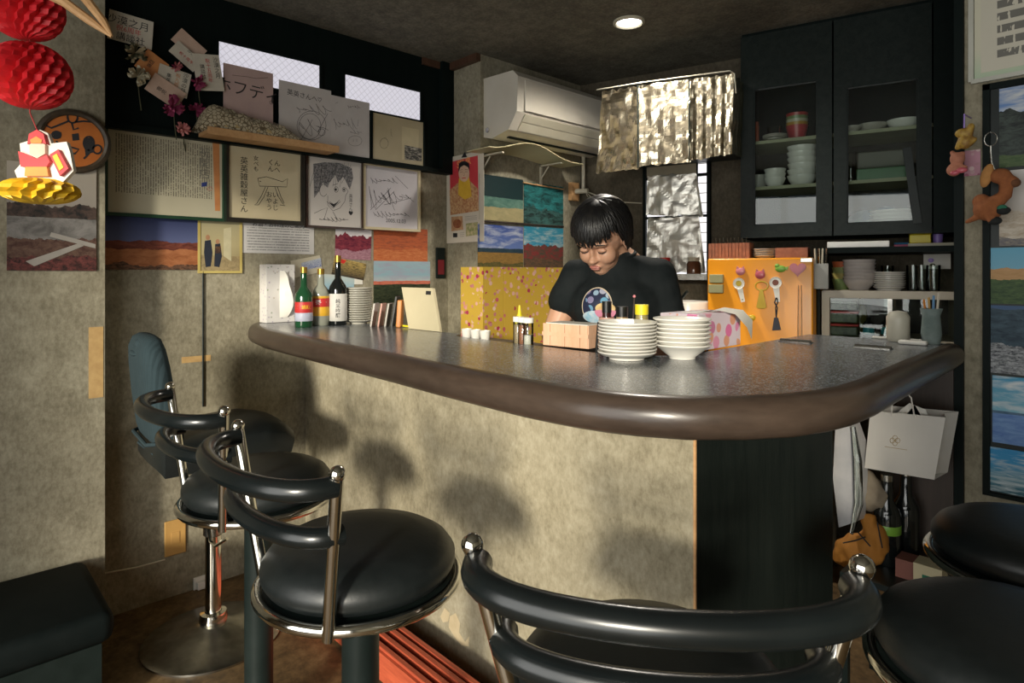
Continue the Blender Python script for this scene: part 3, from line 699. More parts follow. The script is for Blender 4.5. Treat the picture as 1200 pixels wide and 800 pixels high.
P_des = print_mat('print_desert_road', [(.30, .30, .38), (.10, .12, .24), (.025, .035, .10)], [(.50, .16, 5, (.09, .025, .018), (.20, .06, .04), 8), (.36, .22, 3, (.26, .09, .035), (.40, .16, .07), 6), (.09, .25, 4, (.03, .02, .015), (.2, .10, .06), 15)])
board('landscape_photo', 'photograph of a red desert road under a dark blue sky', 'photograph', WL, (123, 250, 232, 316), .002, .002, P_des)
t, s = framed('framed_photo', 'yellow bordered photo of two people standing in a shop', 'photograph', WL, (232, 254, 284, 320), .002, .005, .009, pm('yellow_border', (.52, .42, .14), (.46, .36, .11), 9, .5), print_mat('print_couple', [(.30, .24, .12), (.42, .36, .2), (.4, .36, .22)], [(.3, .05, 3, (.22, .17, .09), (.36, .28, .15), 6)]))
polys(s, [[(240, 282), (247, 281), (249, 296), (247, 312), (241, 313), (239, 296)], [(252, 286), (258, 285), (260, 300), (257, 313), (251, 312)]], pm('print_dark_clothes', (.02, .025, .04), None, 30), 'printed_figure')
pm('print_skin', (.42, .22, .12), None, 30)
for q, nm in ((circ(243.5, 278, 2.6, 3.2, n=10)[:-1], 'printed_face'), (circ(255, 283, 2.4, 3, n=10)[:-1], 'printed_face'), ([(252, 289), (259, 288), (259, 297), (252, 297)], 'printed_blouse')): polys(s, [q], MATS['print_skin'], nm)
polys(s, [[(262, 268), (271, 266), (271, 306), (262, 300)]], pm('print_doorway', (.55, .5, .32), None, 30), 'printed_door')
o = board('notice_sheet', 'white notice sheet with rows of small print under the bench drawing', 'notice', WL, (283, 256, 368, 297), .001, .0015, doc_mat('notice_print', (.66, .64, .62), (.2, .2, .2), 13, 90, False, (.07, .93, .08, .72), .42))
btext(o, 'お酒・お料理のご案内', 327, 264, 5, M_ink)
P_can = print_mat('print_red_canyon', [(.62, .56, .58), (.75, .72, .74)], [(.80, .7, 3.2, (.10, .012, .03), (.28, .05, .07), 7), (.33, .42, 2.5, (.42, .24, .28), (.26, .11, .15), 12)])
board('landscape_photo', 'photograph of a dark red canyon with a pale sky', 'photograph', WL, (393, 268, 435, 304), .001, .0015, P_can, tilt=-.03)
P_red = print_mat('print_red_plain', [(.50, .13, .05), (.42, .10, .04)], [(.35, .3, 3, (.42, .10, .035), (.56, .20, .08), 12)], (.24, .07, .04), cs=9)
board('landscape_photo', 'photograph of a bright orange red desert plain', 'photograph', WL, (438, 267, 501, 306), .001, .0015, P_red)
P_sun = print_mat('print_sunset', [(.62, .33, .22), (.62, .50, .42), (.24, .38, .44), (.30, .42, .47)], [(.52, .07, 6, (.42, .10, .07), (.56, .18, .11), 14), (.44, .05, 7, (.012, .02, .012), (.05, .06, .03), 12)], (.32, .32, .40), cs=4)
board('landscape_photo', 'photograph of a sunset over dark green fields behind the cutting board', 'photograph', WL, (438, 306, 504, 354), .001, .0015, P_sun)
P_blue = print_mat('print_blue', [(.10, .22, .38), (.30, .45, .52), (.5, .55, .52)], [])
board('postcard', 'pale blue postcard on the wall behind the sake bottle', 'postcard', WL, (376, 322, 415, 347), .001, .0012, P_blue, tilt=-.06)
o = board('photo_card', 'tilted card with a blue train photograph above the green bottle', 'card', WL, (342, 302, 377, 322), .001, .0015, pm('card_cream', (.55, .50, .38), None, 9), tilt=.2)
polys(o, [[(353, 308), (376, 302), (377, 312), (354, 317)]], print_mat('print_train', [(.08, .12, .3), (.3, .35, .45)], [], (.7, .7, .7), cs=14), 'printed_photo')
o = board('photo_card', 'tilted glossy card with dark and gold stripes beside the sake bottle', 'card', WL, (390, 305, 428, 325), .001, .0015, print_mat('print_goldstripe', [(.05, .04, .03), (.5, .36, .12)], [], (.02, .02, .02), cs=9), tilt=-.18)
polys(o, [[(398, 303), (406, 305), (403, 309), (396, 307)]], M_red, 'red_corner')
board('receipt', 'small white paper slip hanging beneath the gold striped card', 'paper', WL, (415, 325, 425, 333), .001, .001, M_paper)

# cable, outlet plate, skirting cord, socket
c0 = WL.pt(*WL.at(237, 318)); c1 = WL.pt(*WL.at(238, 476))
tag(mk('wall_cable', M_blackmetal, None, lambda b: tube(b, [(.004, 0, c0.z-c1.z+.0), (.004, 0, 0)], .0035, 6), TR(0, (c0.y+c1.y)/2, c1.z)), 'thin black cable running down the left wall', 'cable')
op = thing('outlet_plate', 'tan blank outlet plate low on the left wall', 'outlet', mw=WL.mat(*prect(WL, (193, 609, 218, 650), .008)[:2], 0))
_, _, ow, oh = prect(WL, (193, 609, 218, 650), .008)
M_tanpl = pm('aged_tan_plastic', (.58, .34, .11), (.50, .29, .09), 12, .45)
mk('cover_plate', M_tanpl, op, lambda b: box2(b, (-ow/2, -oh/2, 0), (ow/2, oh/2, .008), bev=.003))
mk('insert', M_tanpl, op, lambda b: box2(b, (-ow*.2, -oh*.16, .008), (ow*.2, oh*.16, .010), bev=.001))
tag(mk('skirting_cord', M_cream, None, lambda b: tube(b, [(.004, *WL.at(122, 671)), (.004, *WL.at(160, 664)), (.004, *WL.at(193, 655))], .0028, 6)), 'thin pale cord running along the left wall to the tan plate', 'cord')
sk = thing('wall_socket', 'small white wall socket behind the chair pole near the floor', 'socket', mw=WL.mat(*prect(WL, (228, 678, 243, 694), .02)[:2], 0))
mk('cover_plate', M_white, sk, lambda b: box2(b, (-.022, -.03, 0), (.022, .03, .008), bev=.002)); mk('plug', M_white, sk, lambda b: box2(b, (-.014, -.012, .008), (.014, .016, .03), bev=.003))
board('tape_scrap', 'torn scrap of tan tape stuck across the black wall cable', 'tape', WL, (213, 417, 247, 424), .0, .001, MATS['tan_tape'])

# pier: magazine page and small bottle
ps = board('magazine_poster', 'red magazine cover page with a yellow-clad woman hanging on the pier', 'poster', WC, (519, 181, 567, 284), .006, .002, pm('poster_paper', (.66, .60, .50), (.60, .54, .44), 7, .45))
polys(ps, [[(527, 190), (560, 182), (561, 247), (528, 252)]], pm('poster_red', (.60, .06, .07), (.52, .04, .055), 9, .4), 'printed_ground')
polys(ps, [[(527, 223), (537, 214), (551, 212), (560, 221), (561, 247), (528, 252)]], pm('poster_dress', (.62, .40, .20), (.38, .14, .06), 90, .4), 'printed_dress', .0008)
polys(ps, [[(538, 209), (550, 207), (553, 230), (545, 234), (537, 228)]], pm('poster_scarf', (.72, .45, .05), (.62, .36, .03), 20, .4), 'printed_scarf', .0012)
polys(ps, [circ(544, 203, 6.4, 10, n=18)[:-1]], pm('poster_skin', (.70, .46, .32), None, 20, .4), 'printed_face', .0016)
polys(ps, [circ(544, 193, 6, 4.2, PI, 2*PI, 10), [(538, 192), (550, 192), (551, 200), (549, 196), (544, 193.5), (540, 196), (537.5, 202)]], M_ink, 'printed_hair', .0020)
strokes(ps, [[(539.5, 202), (542.5, 201.4)], [(545.5, 201.2), (548.5, 201.4)], [(539, 199.4), (542.5, 198.8)], [(545.5, 198.6), (549, 199)], [(544.4, 202), (544.8, 205.4), (543.4, 206)]], .0016, zoff=.0042); strokes(ps, [[(541.8, 209), (544, 208.4), (546.4, 208.6)]], .004, M_inkr, zoff=.0042)
btext(ps, 'SPUR', 543.5, 191, 9, pm('poster_title', (.85, .32, .12), None, 9, .4), rot=.10, bold=.03)
polys(ps, [[(529, 254), (542, 253), (543, 269), (529, 271)]], pm('poster_dish', (.62, .40, .22), (.40, .2, .1), 30, .4), 'printed_photo')
polys(ps, [circ(536, 262, 5, 5.5, n=14)[:-1]], pm('poster_food', (.24, .06, .03), (.34, .14, .06), 80, .4), 'printed_food', .0010)
polys(ps, [[(546, 262), (560, 260), (560, 275), (546, 277)]], pm('poster_green', (.26, .30, .10), (.6, .5, .3), 60, .4), 'printed_photo')
polys(ps, [[(531, 273), (536, 273), (536, 278), (531, 278)]], M_ink, 'printed_mark'); strokes(ps, [[(545, 254+k*2), (559, 252.6+k*2)] for k in range(3)]+[[(539, 273+k*2), (544, 272.6+k*2)] for k in range(3)], .001)
polys(ps, [[(541, 185), (545, 178), (548, 184)]], M_ink, 'clip', .003)
t = thing('bottle_opener', 'small dark hanger with a red label in the wall corner', 'opener', mw=WL.mat(*prect(WL, (513, 290, 523, 326), .02)[:2], .0))
_, _, a_, b_ = prect(WL, (513, 290, 523, 326), .02)
mk('body', M_blackmetal, t, lambda b: box2(b, (-a_/2, -b_/2, 0), (a_/2, b_/2, .012), bev=.003)); mk('label', pm('dull_red', (.25, .02, .03), None, 9), t, lambda b: box2(b, (-a_/2*.7, -b_/2*.75, .012), (a_/2*.7, b_/2*.2, .013)))
# ------------------------------------------------------------------ left wall beyond the pier
# air conditioner on the wall
u0, _ = WK.at(566, 110, .22); M_ac = pm('aged_white_plastic', (.62, .58, .50), (.56, .52, .44), 5, .42)
AY0 = WC.o.y+.02; AY1 = AY0+.80
AZ = 1.2+(320-147)/FPX*(WC.pt(.40, 0)-CAM).dot(FW)
ac = thing('air_conditioner', 'long cream wall air conditioner between the pier and the foil hood', 'air conditioner', (.256, (AY0+AY1)/2, AZ))
ACP = [(0, -.03), (.06, -.045), (.175, -.02), (.232, .055), (.240, .215), (.205, .248), (0, .255)]
def acb(b):
    a = [b.verts.new((x, -.40, z)) for x, z in ACP]; c = [b.verts.new((x, .40, z)) for x, z in ACP]; n = len(ACP)
    b.faces.new(a); b.faces.new(c[::-1])
    for i in range(n): b.faces.new((a[i], c[i], c[(i+1) % n], a[(i+1) % n]))
mk('housing', M_ac, ac, acb)
mk('front_cover', M_ac, ac, lambda b: box2(b, (.238, -.355, .062), (.2435, .355, .205), bev=.002))
def lv(b, p, q, o=.004):
    d = Vector((q[0]-p[0], 0, q[1]-p[1])); nn = Vector((d.z, 0, -d.x)).normalized()*o
    P = [Vector((p[0], 0, p[1])), Vector((q[0], 0, q[1]))]
    for s0 in (-.37,):
        V = [b.verts.new((x.x+w_.x, y, x.z+w_.z)) for y in (-.345, .345) for x in P for w_ in (Vector(), nn)]
        for f in ((0, 1, 3, 2), (4, 6, 7, 5), (0, 2, 6, 4), (1, 5, 7, 3), (0, 4, 5, 1), (2, 3, 7, 6)): b.faces.new([V[i] for i in f])
mk('louvre', M_cream, ac, lambda b: lv(b, (.180, -.015), (.205, .018))); mk('louvre', M_cream, ac, lambda b: lv(b, (.208, .022), (.230, .050)))
mk('outlet_slot_shade', M_blackmetal, ac, lambda b: box2(b, (.10, -.34, -.040), (.12, .34, -.034)))  # black strip painted in for the shade inside the air outlet
mk('end_button', M_dullchrome, ac, lambda b: lathe(b, [(0, .004), (.012, .004), (.012, 0)], 14), TR(.03, -.40, .0) @ Matrix.Rotation(PI/2, 4, 'X'))
# bowed cream shelf on brackets
by0, by1 = WK.at(578, 200, .2)[0], WK.at(672, 200, .1)[0]
cs = thing('bowed_shelf', 'bowed cream plastic sheet resting on two white wall brackets', 'shelf', (.256, (by0+by1)/2, WK.at(590, 183, .1)[1])); Lh = (by1-by0)/2
def bow(b):
    V = []
    for i in range(15):
        f = i/14; y = -Lh+2*Lh*f; dz = .055*math.sin(PI*min(1, f*1.15))**2
        V.append([b.verts.new((x, y, z)) for x in (.012, .17) for z in (.012+dz*(1.0 if x > .1 else .35), .016+dz*(1.0 if x > .1 else .35))])
    for A, B in zip(V, V[1:]):
        for i, j in ((0, 1), (1, 3), (3, 2), (2, 0)): b.faces.new((A[i], A[j], B[j], B[i]))
    b.faces.new((V[0][0], V[0][1], V[0][3], V[0][2])); b.faces.new((V[-1][0], V[-1][2], V[-1][3], V[-1][1]))
mk('sheet', pm('yellowed_plastic', (.60, .55, .33), (.54, .48, .27), 5, .5), cs, bow, None, True, 60)
for y in (-Lh*.68, Lh*.55):
    mk('bracket', M_cream, cs, lambda b: (box2(b, (.0, y-.007, -.10), (.007, y+.007, .01)), box2(b, (.0, y-.007, .003), (.15, y+.007, .010)), tube(b, [(.005, y, -.06), (.06, y, .0)], .004, 6)))
# four landscape photographs
SEA = [((562, 207, 613, 259), 'photograph of a dark beach with pale sand behind the magazine page', print_mat('print_beach', [(0.22, 0.21, 0.1), (0.012, 0.03, 0.032), (0.01, 0.025, 0.028)], [(.52, .05, 3, (0.05, 0.12, 0.1), (0.12, 0.22, 0.17), 4), (.30, .18, 2, (0.26, 0.23, 0.12), (0.34, 0.29, 0.15), 5)])),
       ((614, 216, 660, 265), 'photograph of turquoise water breaking over dark rocks', print_mat('print_surf', [(0.05, 0.2, 0.2), (0.02, 0.13, 0.14)], [(.95, .1, 2, (0.03, 0.19, 0.19), (0.012, 0.04, 0.04), 5), (.4, .5, 3, (0.05, 0.13, 0.12), (0.012, 0.018, 0.016), 6)], (0.2, 0.42, 0.38), cs=6)),
       ((560, 264, 613, 314), 'photograph of a golden field below a blue clouded sky', print_mat('print_field', [(0.16, 0.2, 0.33), (0.1, 0.15, 0.33), (0.04, 0.07, 0.24)], [(.46, .06, 4, (0.012, 0.03, 0.05), (0.03, 0.05, 0.06), 8), (.36, .03, 4, (0.25, 0.14, 0.04), (0.16, 0.1, 0.03), 12), (.12, .25, 3, (0.05, 0.06, 0.02), (0.13, 0.09, 0.03), 14)], (0.34, 0.37, 0.45), cs=3)),
       ((614, 266, 660, 314), 'photograph of red trees beneath a turquoise blue sky', print_mat('print_redtrees', [(0.05, 0.2, 0.3), (0.03, 0.22, 0.34), (0.03, 0.2, 0.28)], [(.55, .35, 5, (0.2, 0.03, 0.03), (0.05, 0.06, 0.04), 9), (.22, .3, 4, (0.05, 0.045, 0.03), (0.14, 0.07, 0.04), 14)], (0.35, 0.42, 0.4), cs=4))]
for r_, l_, m_ in SEA: board('landscape_photo', l_, 'photograph', WK, r_, .001, .002, m_)
ra = WK.pt(*WK.at(612, 214), .008); rb = WK.pt(*WK.at(659, 222), .008)
tag(mk('hanging_rod', M_oak, None, lambda b: tube(b, [ra, rb], .004, 8)), 'thin pale rod above the turquoise water photograph', 'rod')
ra = WK.pt(*WK.at(562, 259), .008); rb = WK.pt(*WK.at(659, 265.5), .008)
tag(mk('hanging_rod', M_brownpanel, None, lambda b: tube(b, [ra, rb], .004, 8)), 'thin brown rod between the upper and lower landscape photographs', 'rod')
# wooden hook block with pipe and string
hb = WK.pt(*WK.at(670, 225), 0)
t = thing('hook_block', 'small wooden wall block with a pale pipe above it', 'hook', hb)
mk('block', M_oak, t, lambda b: box2(b, (0, -.03, -.05), (.03, .03, .05), bev=.003)); mk('peg', M_cream, t, lambda b: tube(b, [(.03, 0, 0), (.10, .02, 0)], .014, 10), None, True)
mk('pipe', M_cream, t, lambda b: tube(b, [(.055, .035, .0), (.055, .035, .20)], .010, 10), None, True)
s0 = hb+Vector((.08, .02, 0)); s1 = WB.pt(*WB.at(752, 238, .05), .05)
tag(mk('string', M_cream, None, lambda b: (tube(b, [s0, (s0+s1)/2-Vector((0, 0, .025)), s1], .003, 6), tube(b, [s0, s0+Vector((.02, 0, -.035)), s0+Vector((.015, .03, -.03)), s0], .0025, 6))), 'pale string tied to the wooden wall block', 'string')

# ------------------------------------------------------------------ back wall: hood, window, cabinets
def foil_mat(name, tint, rough=.27):
    t = NT(name); v = t.coord(); k = t.new('ShaderNodeTexVoronoi', feature='F1'); t.link(t.mapping(v, (1, 1, 1.6)), k.inputs['Vector']); k.inputs['Scale'].default_value = 9
    n = t.noise(v, 16, 3, .6); x, y, z = t.sep(v)
    h = t.math('ADD', k.outputs['Distance'], t.math('MULTIPLY', n, .5)); t.bump(h, .45, .010)
    return t.done(t.mix(t.noise(v, 6), tint, tuple(c*.75 for c in tint)), rough, 1)
M_foil = foil_mat('crumpled_foil', (.92, .80, .58)); M_foil2 = foil_mat('bright_foil', (.96, .93, .84), .40)
def foil_sheet(b, P, nu=26, nv=26, amp=.012, seed=0, pleat=0):
    """P = four corner points (bl, br, tr, tl) in local space"""
    bl, br, tr, tl = [Vector(p) for p in P]; nrm = (br-bl).cross(tl-bl).normalized(); V = []
    for j in range(nv+1):
        g = j/nv; row = []
        for i in range(nu+1):
            f = i/nu; p = (bl*(1-f)+br*f)*(1-g)+(tl*(1-f)+tr*f)*g
            q = p*9+Vector((seed*3.1, seed*1.7, 0)); d = noise.voronoi(q)[0]
            dd = (d[1]-d[0])*1.2-.4+noise.noise(q*.6)*1.0+noise.noise(q*3)*.35
            edge = min(f, 1-f, g, 1-g)
            jit = Vector((0, 0, noise.noise(Vector((f*9+seed, seed, g*9)))*.012)) if edge == 0 else Vector()
            row.append(b.verts.new(p+nrm*amp*dd*(1 if edge > 0 else .4)+nrm*pleat*math.sin(f*PI*9)*(1-g*.4)+jit))
        V.append(row)
    for A, B in zip(V, V[1:]):
        for i in range(nu):
            b.faces.new((A[i], A[i+1], B[i+1])); b.faces.new((A[i], B[i+1], B[i]))
def WBp(px, py, off): return WB.pt(*WB.at(px, py, off), off)
hd = thing('range_hood', 'kitchen range hood wrapped in three crumpled sheets of aluminium foil', 'range hood', WBp(775, 200, .30)); ho = hd.location.copy()
HT, HB = 2.12, 1.70
def hp(u, z, off): return WB.pt(u, z, off)-ho
uA, uB, uC, uD = WB.at(700, 150, .50)[0]-.02, WB.at(748, 150, .50)[0], WB.at(808, 150, .50)[0], WB.at(856, 150, .50)[0]
zt = lambda px, py, off: WB.at(px, py, off)[1]
z1, z2, z3, z4 = zt(700, 107, .46), zt(748, 100, .5), zt(808, 92, .5), zt(858, 85, .5)
b1, b2, b3, b4 = zt(692, 202, .44), zt(748, 197, .5), zt(808, 190, .5), zt(858, 184, .5)
mk('hood_body', M_blackmetal, hd, lambda b: prism(b, [((WB.pt(u_, 0, o_)-ho).x, (WB.pt(u_, 0, o_)-ho).y) for u_, o_ in ((uA+.04, 0.002), (uD-.005, 0.002), (uD-.02, .44), (uB, .44), (uA+.06, .33))], HB+.06-ho.z, z4-.02-ho.z))
mk('foil_sheet', M_foil, hd, lambda b: foil_sheet(b, (hp(uA-.03, b1, .40), hp(uB, b2, .49), hp(uB, z2, .49), hp(uA+.02, z1, .44)), seed=1, amp=.015))
mk('foil_sheet', M_foil, hd, lambda b: foil_sheet(b, (hp(uB-.004, b2+.01, .50), hp(uC+.004, b3, .50), hp(uC+.004, z3, .50), hp(uB-.004, z2, .50)), seed=2, amp=.012, pleat=.002))
mk('foil_sheet', M_foil, hd, lambda b: foil_sheet(b, (hp(uC, b3+.005, .495), hp(uD, b4+.02, .475), hp(uD+.01, z4, .48), hp(uC, z3, .495)), seed=3, amp=.012, pleat=.004))
mk('foil_sheet', M_foil, hd, lambda b: foil_sheet(b, (hp(uD, b4+.02, .475), hp(uD+.03, b4+.03, .20), hp(uD+.03, z4-.01, .20), hp(uD+.01, z4, .48)), seed=4, amp=.008, pleat=.004))
mk('seam_tape', M_blackmetal, hd, lambda b: tube(b, [hp(uB, b2, .505), hp(uB, z2, .505)], .003, 6)); mk('seam_tape', M_blackmetal, hd, lambda b: tube(b, [hp(uC, b3, .505), hp(uC, z3, .505)], .003, 6))
mk('top_wire', M_cream, hd, lambda b: tube(b, [hp(uA, z1+.008, .46), hp(uB, z2+.008, .51), hp(uC, z3+.008, .51), hp(uD-.005, z4+.012, .49), hp(uD+.012, z4+.0, .48), hp(uD+.016, z4-.08, .47)], .003, 6))
# window in the back wall
M_day = glow('daylit_pane', (.98, .97, 1.0), 1.0)
wu0, wz1 = WB.at(755, 186, .03); wu1, wz0 = WB.at(830, 326, .03); wz1 += .03
W3 = struct(mk('window_3', M_blackwood, None, lambda b: [box2(b, (x-.008, wz0, 0), (x+.008, wz1, .03)) for x in (wu0, wu1)] + [box2(b, (wu0, z-.006, 0), (wu1, z+.006, .026)) for z in (wz0, wz1, WB.at(790, 207, .03)[1], WB.at(790, 254, .03)[1])] + [box2(b, (wu1-.062, wz0, 0), (wu1-.056, wz1, .02))], WB.mat(0, 0, .002)))
mk('roller_blind', pm('beige_blind', (.50, .43, .30), None, 9, .7), W3, lambda b: box2(b, (wu0+.008, WB.at(790, 205, .03)[1], .007), (wu1-.064, wz1-.006, .012)))
mk('pane', M_day, W3, lambda b: box2(b, (wu0, wz0, .001), (wu1, wz1, .006)))
for k in range(12): mk('grille_bar', M_cream, W3, lambda b: box2(b, (wu1-.056, wz0+.03+k*.05, .006), (wu1-.008, wz0+.034+k*.05, .010)))
def foilthing(r, label, seed):
    a, b_, c, d = r; o_ = WBp((a+c)/2, (b_+d)/2, .05); t = thing('foil_sheet', label, 'foil', o_)
    P = [WBp(a, d-2, .036)-o_, WBp(c, d, .036)-o_, WBp(c-8, b_-3, .038)-o_, WBp(a+2, b_, .038)-o_]
    mk('crumpled_sheet', M_foil2, t, lambda b: foil_sheet(b, P, 22, 22, .010, seed)); return t
foilthing((757, 206, 824, 254), 'crumpled foil sheet covering the upper part of the small kitchen window', 11)
foilthing((757, 256, 827, 320), 'crumpled foil sheet covering the lower part of the small kitchen window', 12)
# shelf below the window with two brown jars
wsz = WB.at(800, 325, .12)[1]
sl = mk('window_shelf', M_dullchrome, None, lambda b: (box2(b, (wu0-.02, 0, 0), (wu1+.02, .012, .135)), box2(b, (wu0-.02, .012, .129), (wu1+.02, .03, .135))), WB.mat(0, wsz-.012, .002)); tag(sl, 'narrow steel shelf below the foil-covered kitchen window', 'shelf')
for px, lab in ((779, 'brown spice jar on the steel shelf next to the person'), (813, 'brown spice jar on the steel shelf next to the orange fridge')):
    p = WB.pt(WB.at(px, 315, .09)[0], wsz, .09)
    t = thing('spice_jar', lab, 'jar', p); mk('body', pm('brown_glass%d' % px, (.12, .05, .025), None, 9, .15), t, lambda b: lathe(b, [(0, 0), (.033, 0), (.035, .01), (.034, .07), (.026, .082), (0, .082)], 20), None, True); mk('lid', M_red if px < 800 else M_cream, t, lambda b: lathe(b, [(.027, .08), (.028, .10), (0, .10)], 20), None, True)
# stove counter with a white pot
wc = thing('stove_counter', 'dull steel work counter below the kitchen window', 'counter', WB.pt(.0, 0, 0), math.atan2(.2615, .965))
cu1 = WB.at(826, 380, .55)[0]
mk('worktop', M_dullchrome, wc, lambda b: box2(b, (.26, -.55, .86), (cu1, -.004, .90))); mk('body', M_blackmetal, wc, lambda b: box2(b, (.28, -.53, 0), (cu1-.01, -.01, .86)))
pp = WB.pt(WB.at(812, 360, .28)[0]-.02, .90, .30)
t = thing('rice_cooker', 'white round pot with a black handle beside the orange fridge', 'pot', pp)
mk('body', M_white, t, lambda b: lathe(b, [(0, 0), (.10, 0), (.118, .02), (.12, .16), (.116, .17), (0, .175)], 32), None, True); mk('handle', M_blackmetal, t, lambda b: tube(b, [(-.02, -.10, .13), (.03, -.14, .16), (.10, -.17, .22)], .007, 8), None, True)

# fridge
M_fr = pm('orange_enamel', (.78, .31, .014), (.72, .27, .012), 4, .33, spec=.5)
FO = .52
fu0, ftz = WB.at(829, 303, FO); fu1, _ = WB.at(953, 350, FO)
frz = thing('fridge', 'orange enamelled refrigerator with magnets and tools on its door', 'fridge', mw=WB.mat((fu0+fu1)/2, 0, FO)); fw_ = (fu1-fu0)/2
mk('door', M_fr, frz, lambda b: box2(b, (-fw_, .06, -.045), (fw_, ftz, 0), bev=.008, seg=3), None, True)
mk('body', M_fr, frz, lambda b: box2(b, (-fw_, .04, -.45), (fw_, ftz-.004, -.048), bev=.006), None, True)
mk('plinth', M_blackmetal, frz, lambda b: box2(b, (-fw_+.01, 0, -.44), (fw_-.01, .04, -.02)))
mk('top_hinge', M_dullchrome, frz, lambda b: box2(b, (fw_-.045, ftz-.018, -.01), (fw_-.003, ftz-.002, .003), bev=.001))
def frp(px, py, off=FO): u_, v_ = WB.at(px, py, off); return WB.pt(u_, v_, off), (u_, v_)
def onfr(name, label, cat, px, py): u_, v_ = WB.at(px, py, FO); return thing(name, label, cat, mw=WB.mat(u_, v_, FO+.0005))
K = 2.72/FPX
M_pink = pm('pink_magnet', (.62, .22, .25), None, 9, .3); M_dkr = pm('dark_pink', (.50, .10, .13), None, 9, .3); M_lime = pm('lime_green', (.20, .42, .05), None, 9, .4)
def catmag(b, s=1): ball(b, (0, 0, .005), (.019*s, .016*s, .006)); prism(b, [(-.017*s, .008*s), (-.013*s, .023*s), (-.004*s, .014*s)], .001, .007); prism(b, [(.017*s, .008*s), (.013*s, .023*s), (.004*s, .014*s)], .001, .007)
t = onfr('fridge_magnet', 'pink cat-shaped magnet holding a spoon rest on the orange fridge', 'magnet', 868, 318); mk('head', M_pink, t, lambda b: catmag(b), None, True)
t = onfr('fridge_magnet', 'pink cat-shaped magnet holding the yellow peeler', 'magnet', 891, 322); mk('head', MATS['dark_pink'], t, lambda b: catmag(b, 1.05), None, True)
t = onfr('fridge_magnet', 'green bird-shaped magnet above the white spoon', 'magnet', 915, 315); mk('body', M_lime, t, lambda b: (ball(b, (0, 0, .005), (.021, .014, .006)), ball(b, (-.012, .012, .005), (.010, .009, .005)), prism(b, [(.012, .006), (.030, .010), (.024, -.006)], .001, .007)), None, True)
def heart(s): return [(s*16*math.sin(a)**3/17, s*(13*math.cos(a)-5*math.cos(2*a)-2*math.cos(3*a)-math.cos(4*a))/17) for a in [2*PI*k/28 for k in range(28)]]
t = onfr('fridge_magnet', 'large red heart magnet on the fridge door', 'magnet', 935, 315); mk('heart', M_dkr, t, lambda b: (prism(b, heart(.032), 0, .006), prism(b, heart(.024), .006, .010)))
def spoon(b): lathe(b, [(0, .004), (.020, .004), (.023, .008), (.024, .003), (.020, 0), (0, 0)], 20); prism(b, [(-.012, -.014), (.012, -.014), (.0075, -.078), (-.0075, -.078)], 0, .005)
for px, py, rz_, lab, kind in ((866, 332, .22, 'white spoon rest hanging under the pink cat magnet', 0), (909, 331, .12, 'white spoon rest with a brown print under the green magnet', 1)):
    t = onfr('spoon_rest', lab, 'spoon rest', px, py); t.matrix_world = t.matrix_world @ RZ(rz_)
    mk('spoon', M_white, t, spoon, None, True); mk('print', pm('print_%d' % px, (.5, .36, .02) if kind == 0 else (.2, .05, .02), None, 60), t, lambda b: lathe(b, [(0, .0052), (.012, .0052), (.012, .005)], 14)); mk('hole', M_ink, t, lambda b: lathe(b, [(0, .0056), (.0025, .0056), (.0025, .005)], 8), TR(0, -.068))
M_yel = pm('translucent_yellow', (.55, .38, .02), (.45, .30, .01), 9, .35)
t = onfr('strainer', 'small yellow plastic funnel hanging from the pink magnet', 'funnel', 893, 345)
mk('ring', M_yel, t, lambda b: tube(b, [(.024*math.cos(a), .035+.018*math.sin(a), .010) for a in [2*PI*k/20 for k in range(20)]], .0025, 6, True), None, True)
mk('cone', M_yel, t, lambda b: prism(b, [(-.005, .022), (.005, .022), (.019, -.050), (.012, -.056), (-.012, -.056), (-.019, -.050)], .003, .016))
t = onfr('brush', 'small black brush hanging on a cord from the white spoon', 'brush', 910, 366)
mk('cord', M_ink, t, lambda b: (tube(b, [(0, .06, .006), (-.006, .04, .006), (.004, .02, .006), (0, -.02, .006)], .0025, 6), tube(b, [(.002, .06, .006), (.006, .04, .006), (-.003, .02, .006), (0, -.02, .006)], .0022, 6)))
mk('bristles', pm('navy_bristle', (.012, .015, .03), None, 60), t, lambda b: prism(b, [(-.007, -.02), (.007, -.02), (.017, -.068), (-.014, -.072)], .002, .012))
t = onfr('magnetic_box', 'small pale green magnetic clip rack on the fridge edge', 'rack', 840, 332)
for k in range(2): mk('clip_box', pm('olive_plastic%d' % k, (.34, .33, .17), None, 9, .5), t, lambda b: box2(b, (-.030+.004*k, -.040+.042*k, 0), (.030, -.004+.042*k, .022), bev=.003))
t = onfr('chopstick_pair', 'long thin cooking chopsticks hanging from the red heart magnet', 'chopsticks', 938, 358)
for x in (-.006, .004): mk('stick', M_oak, t, lambda b: tube(b, [(x, .08, .006), (x*1.2, -.14, .006)], [.0022, .0035], 6))
t = onfr('lemon_ornament', 'small yellow lemon ornament low on the fridge door', 'ornament', 877, 373)
for x, y in ((-.014, 0), (.014, .004)): mk('lemon', M_yel, t, lambda b: ball(b, (x, y, .010), (.017, .013, .009)), None, True)
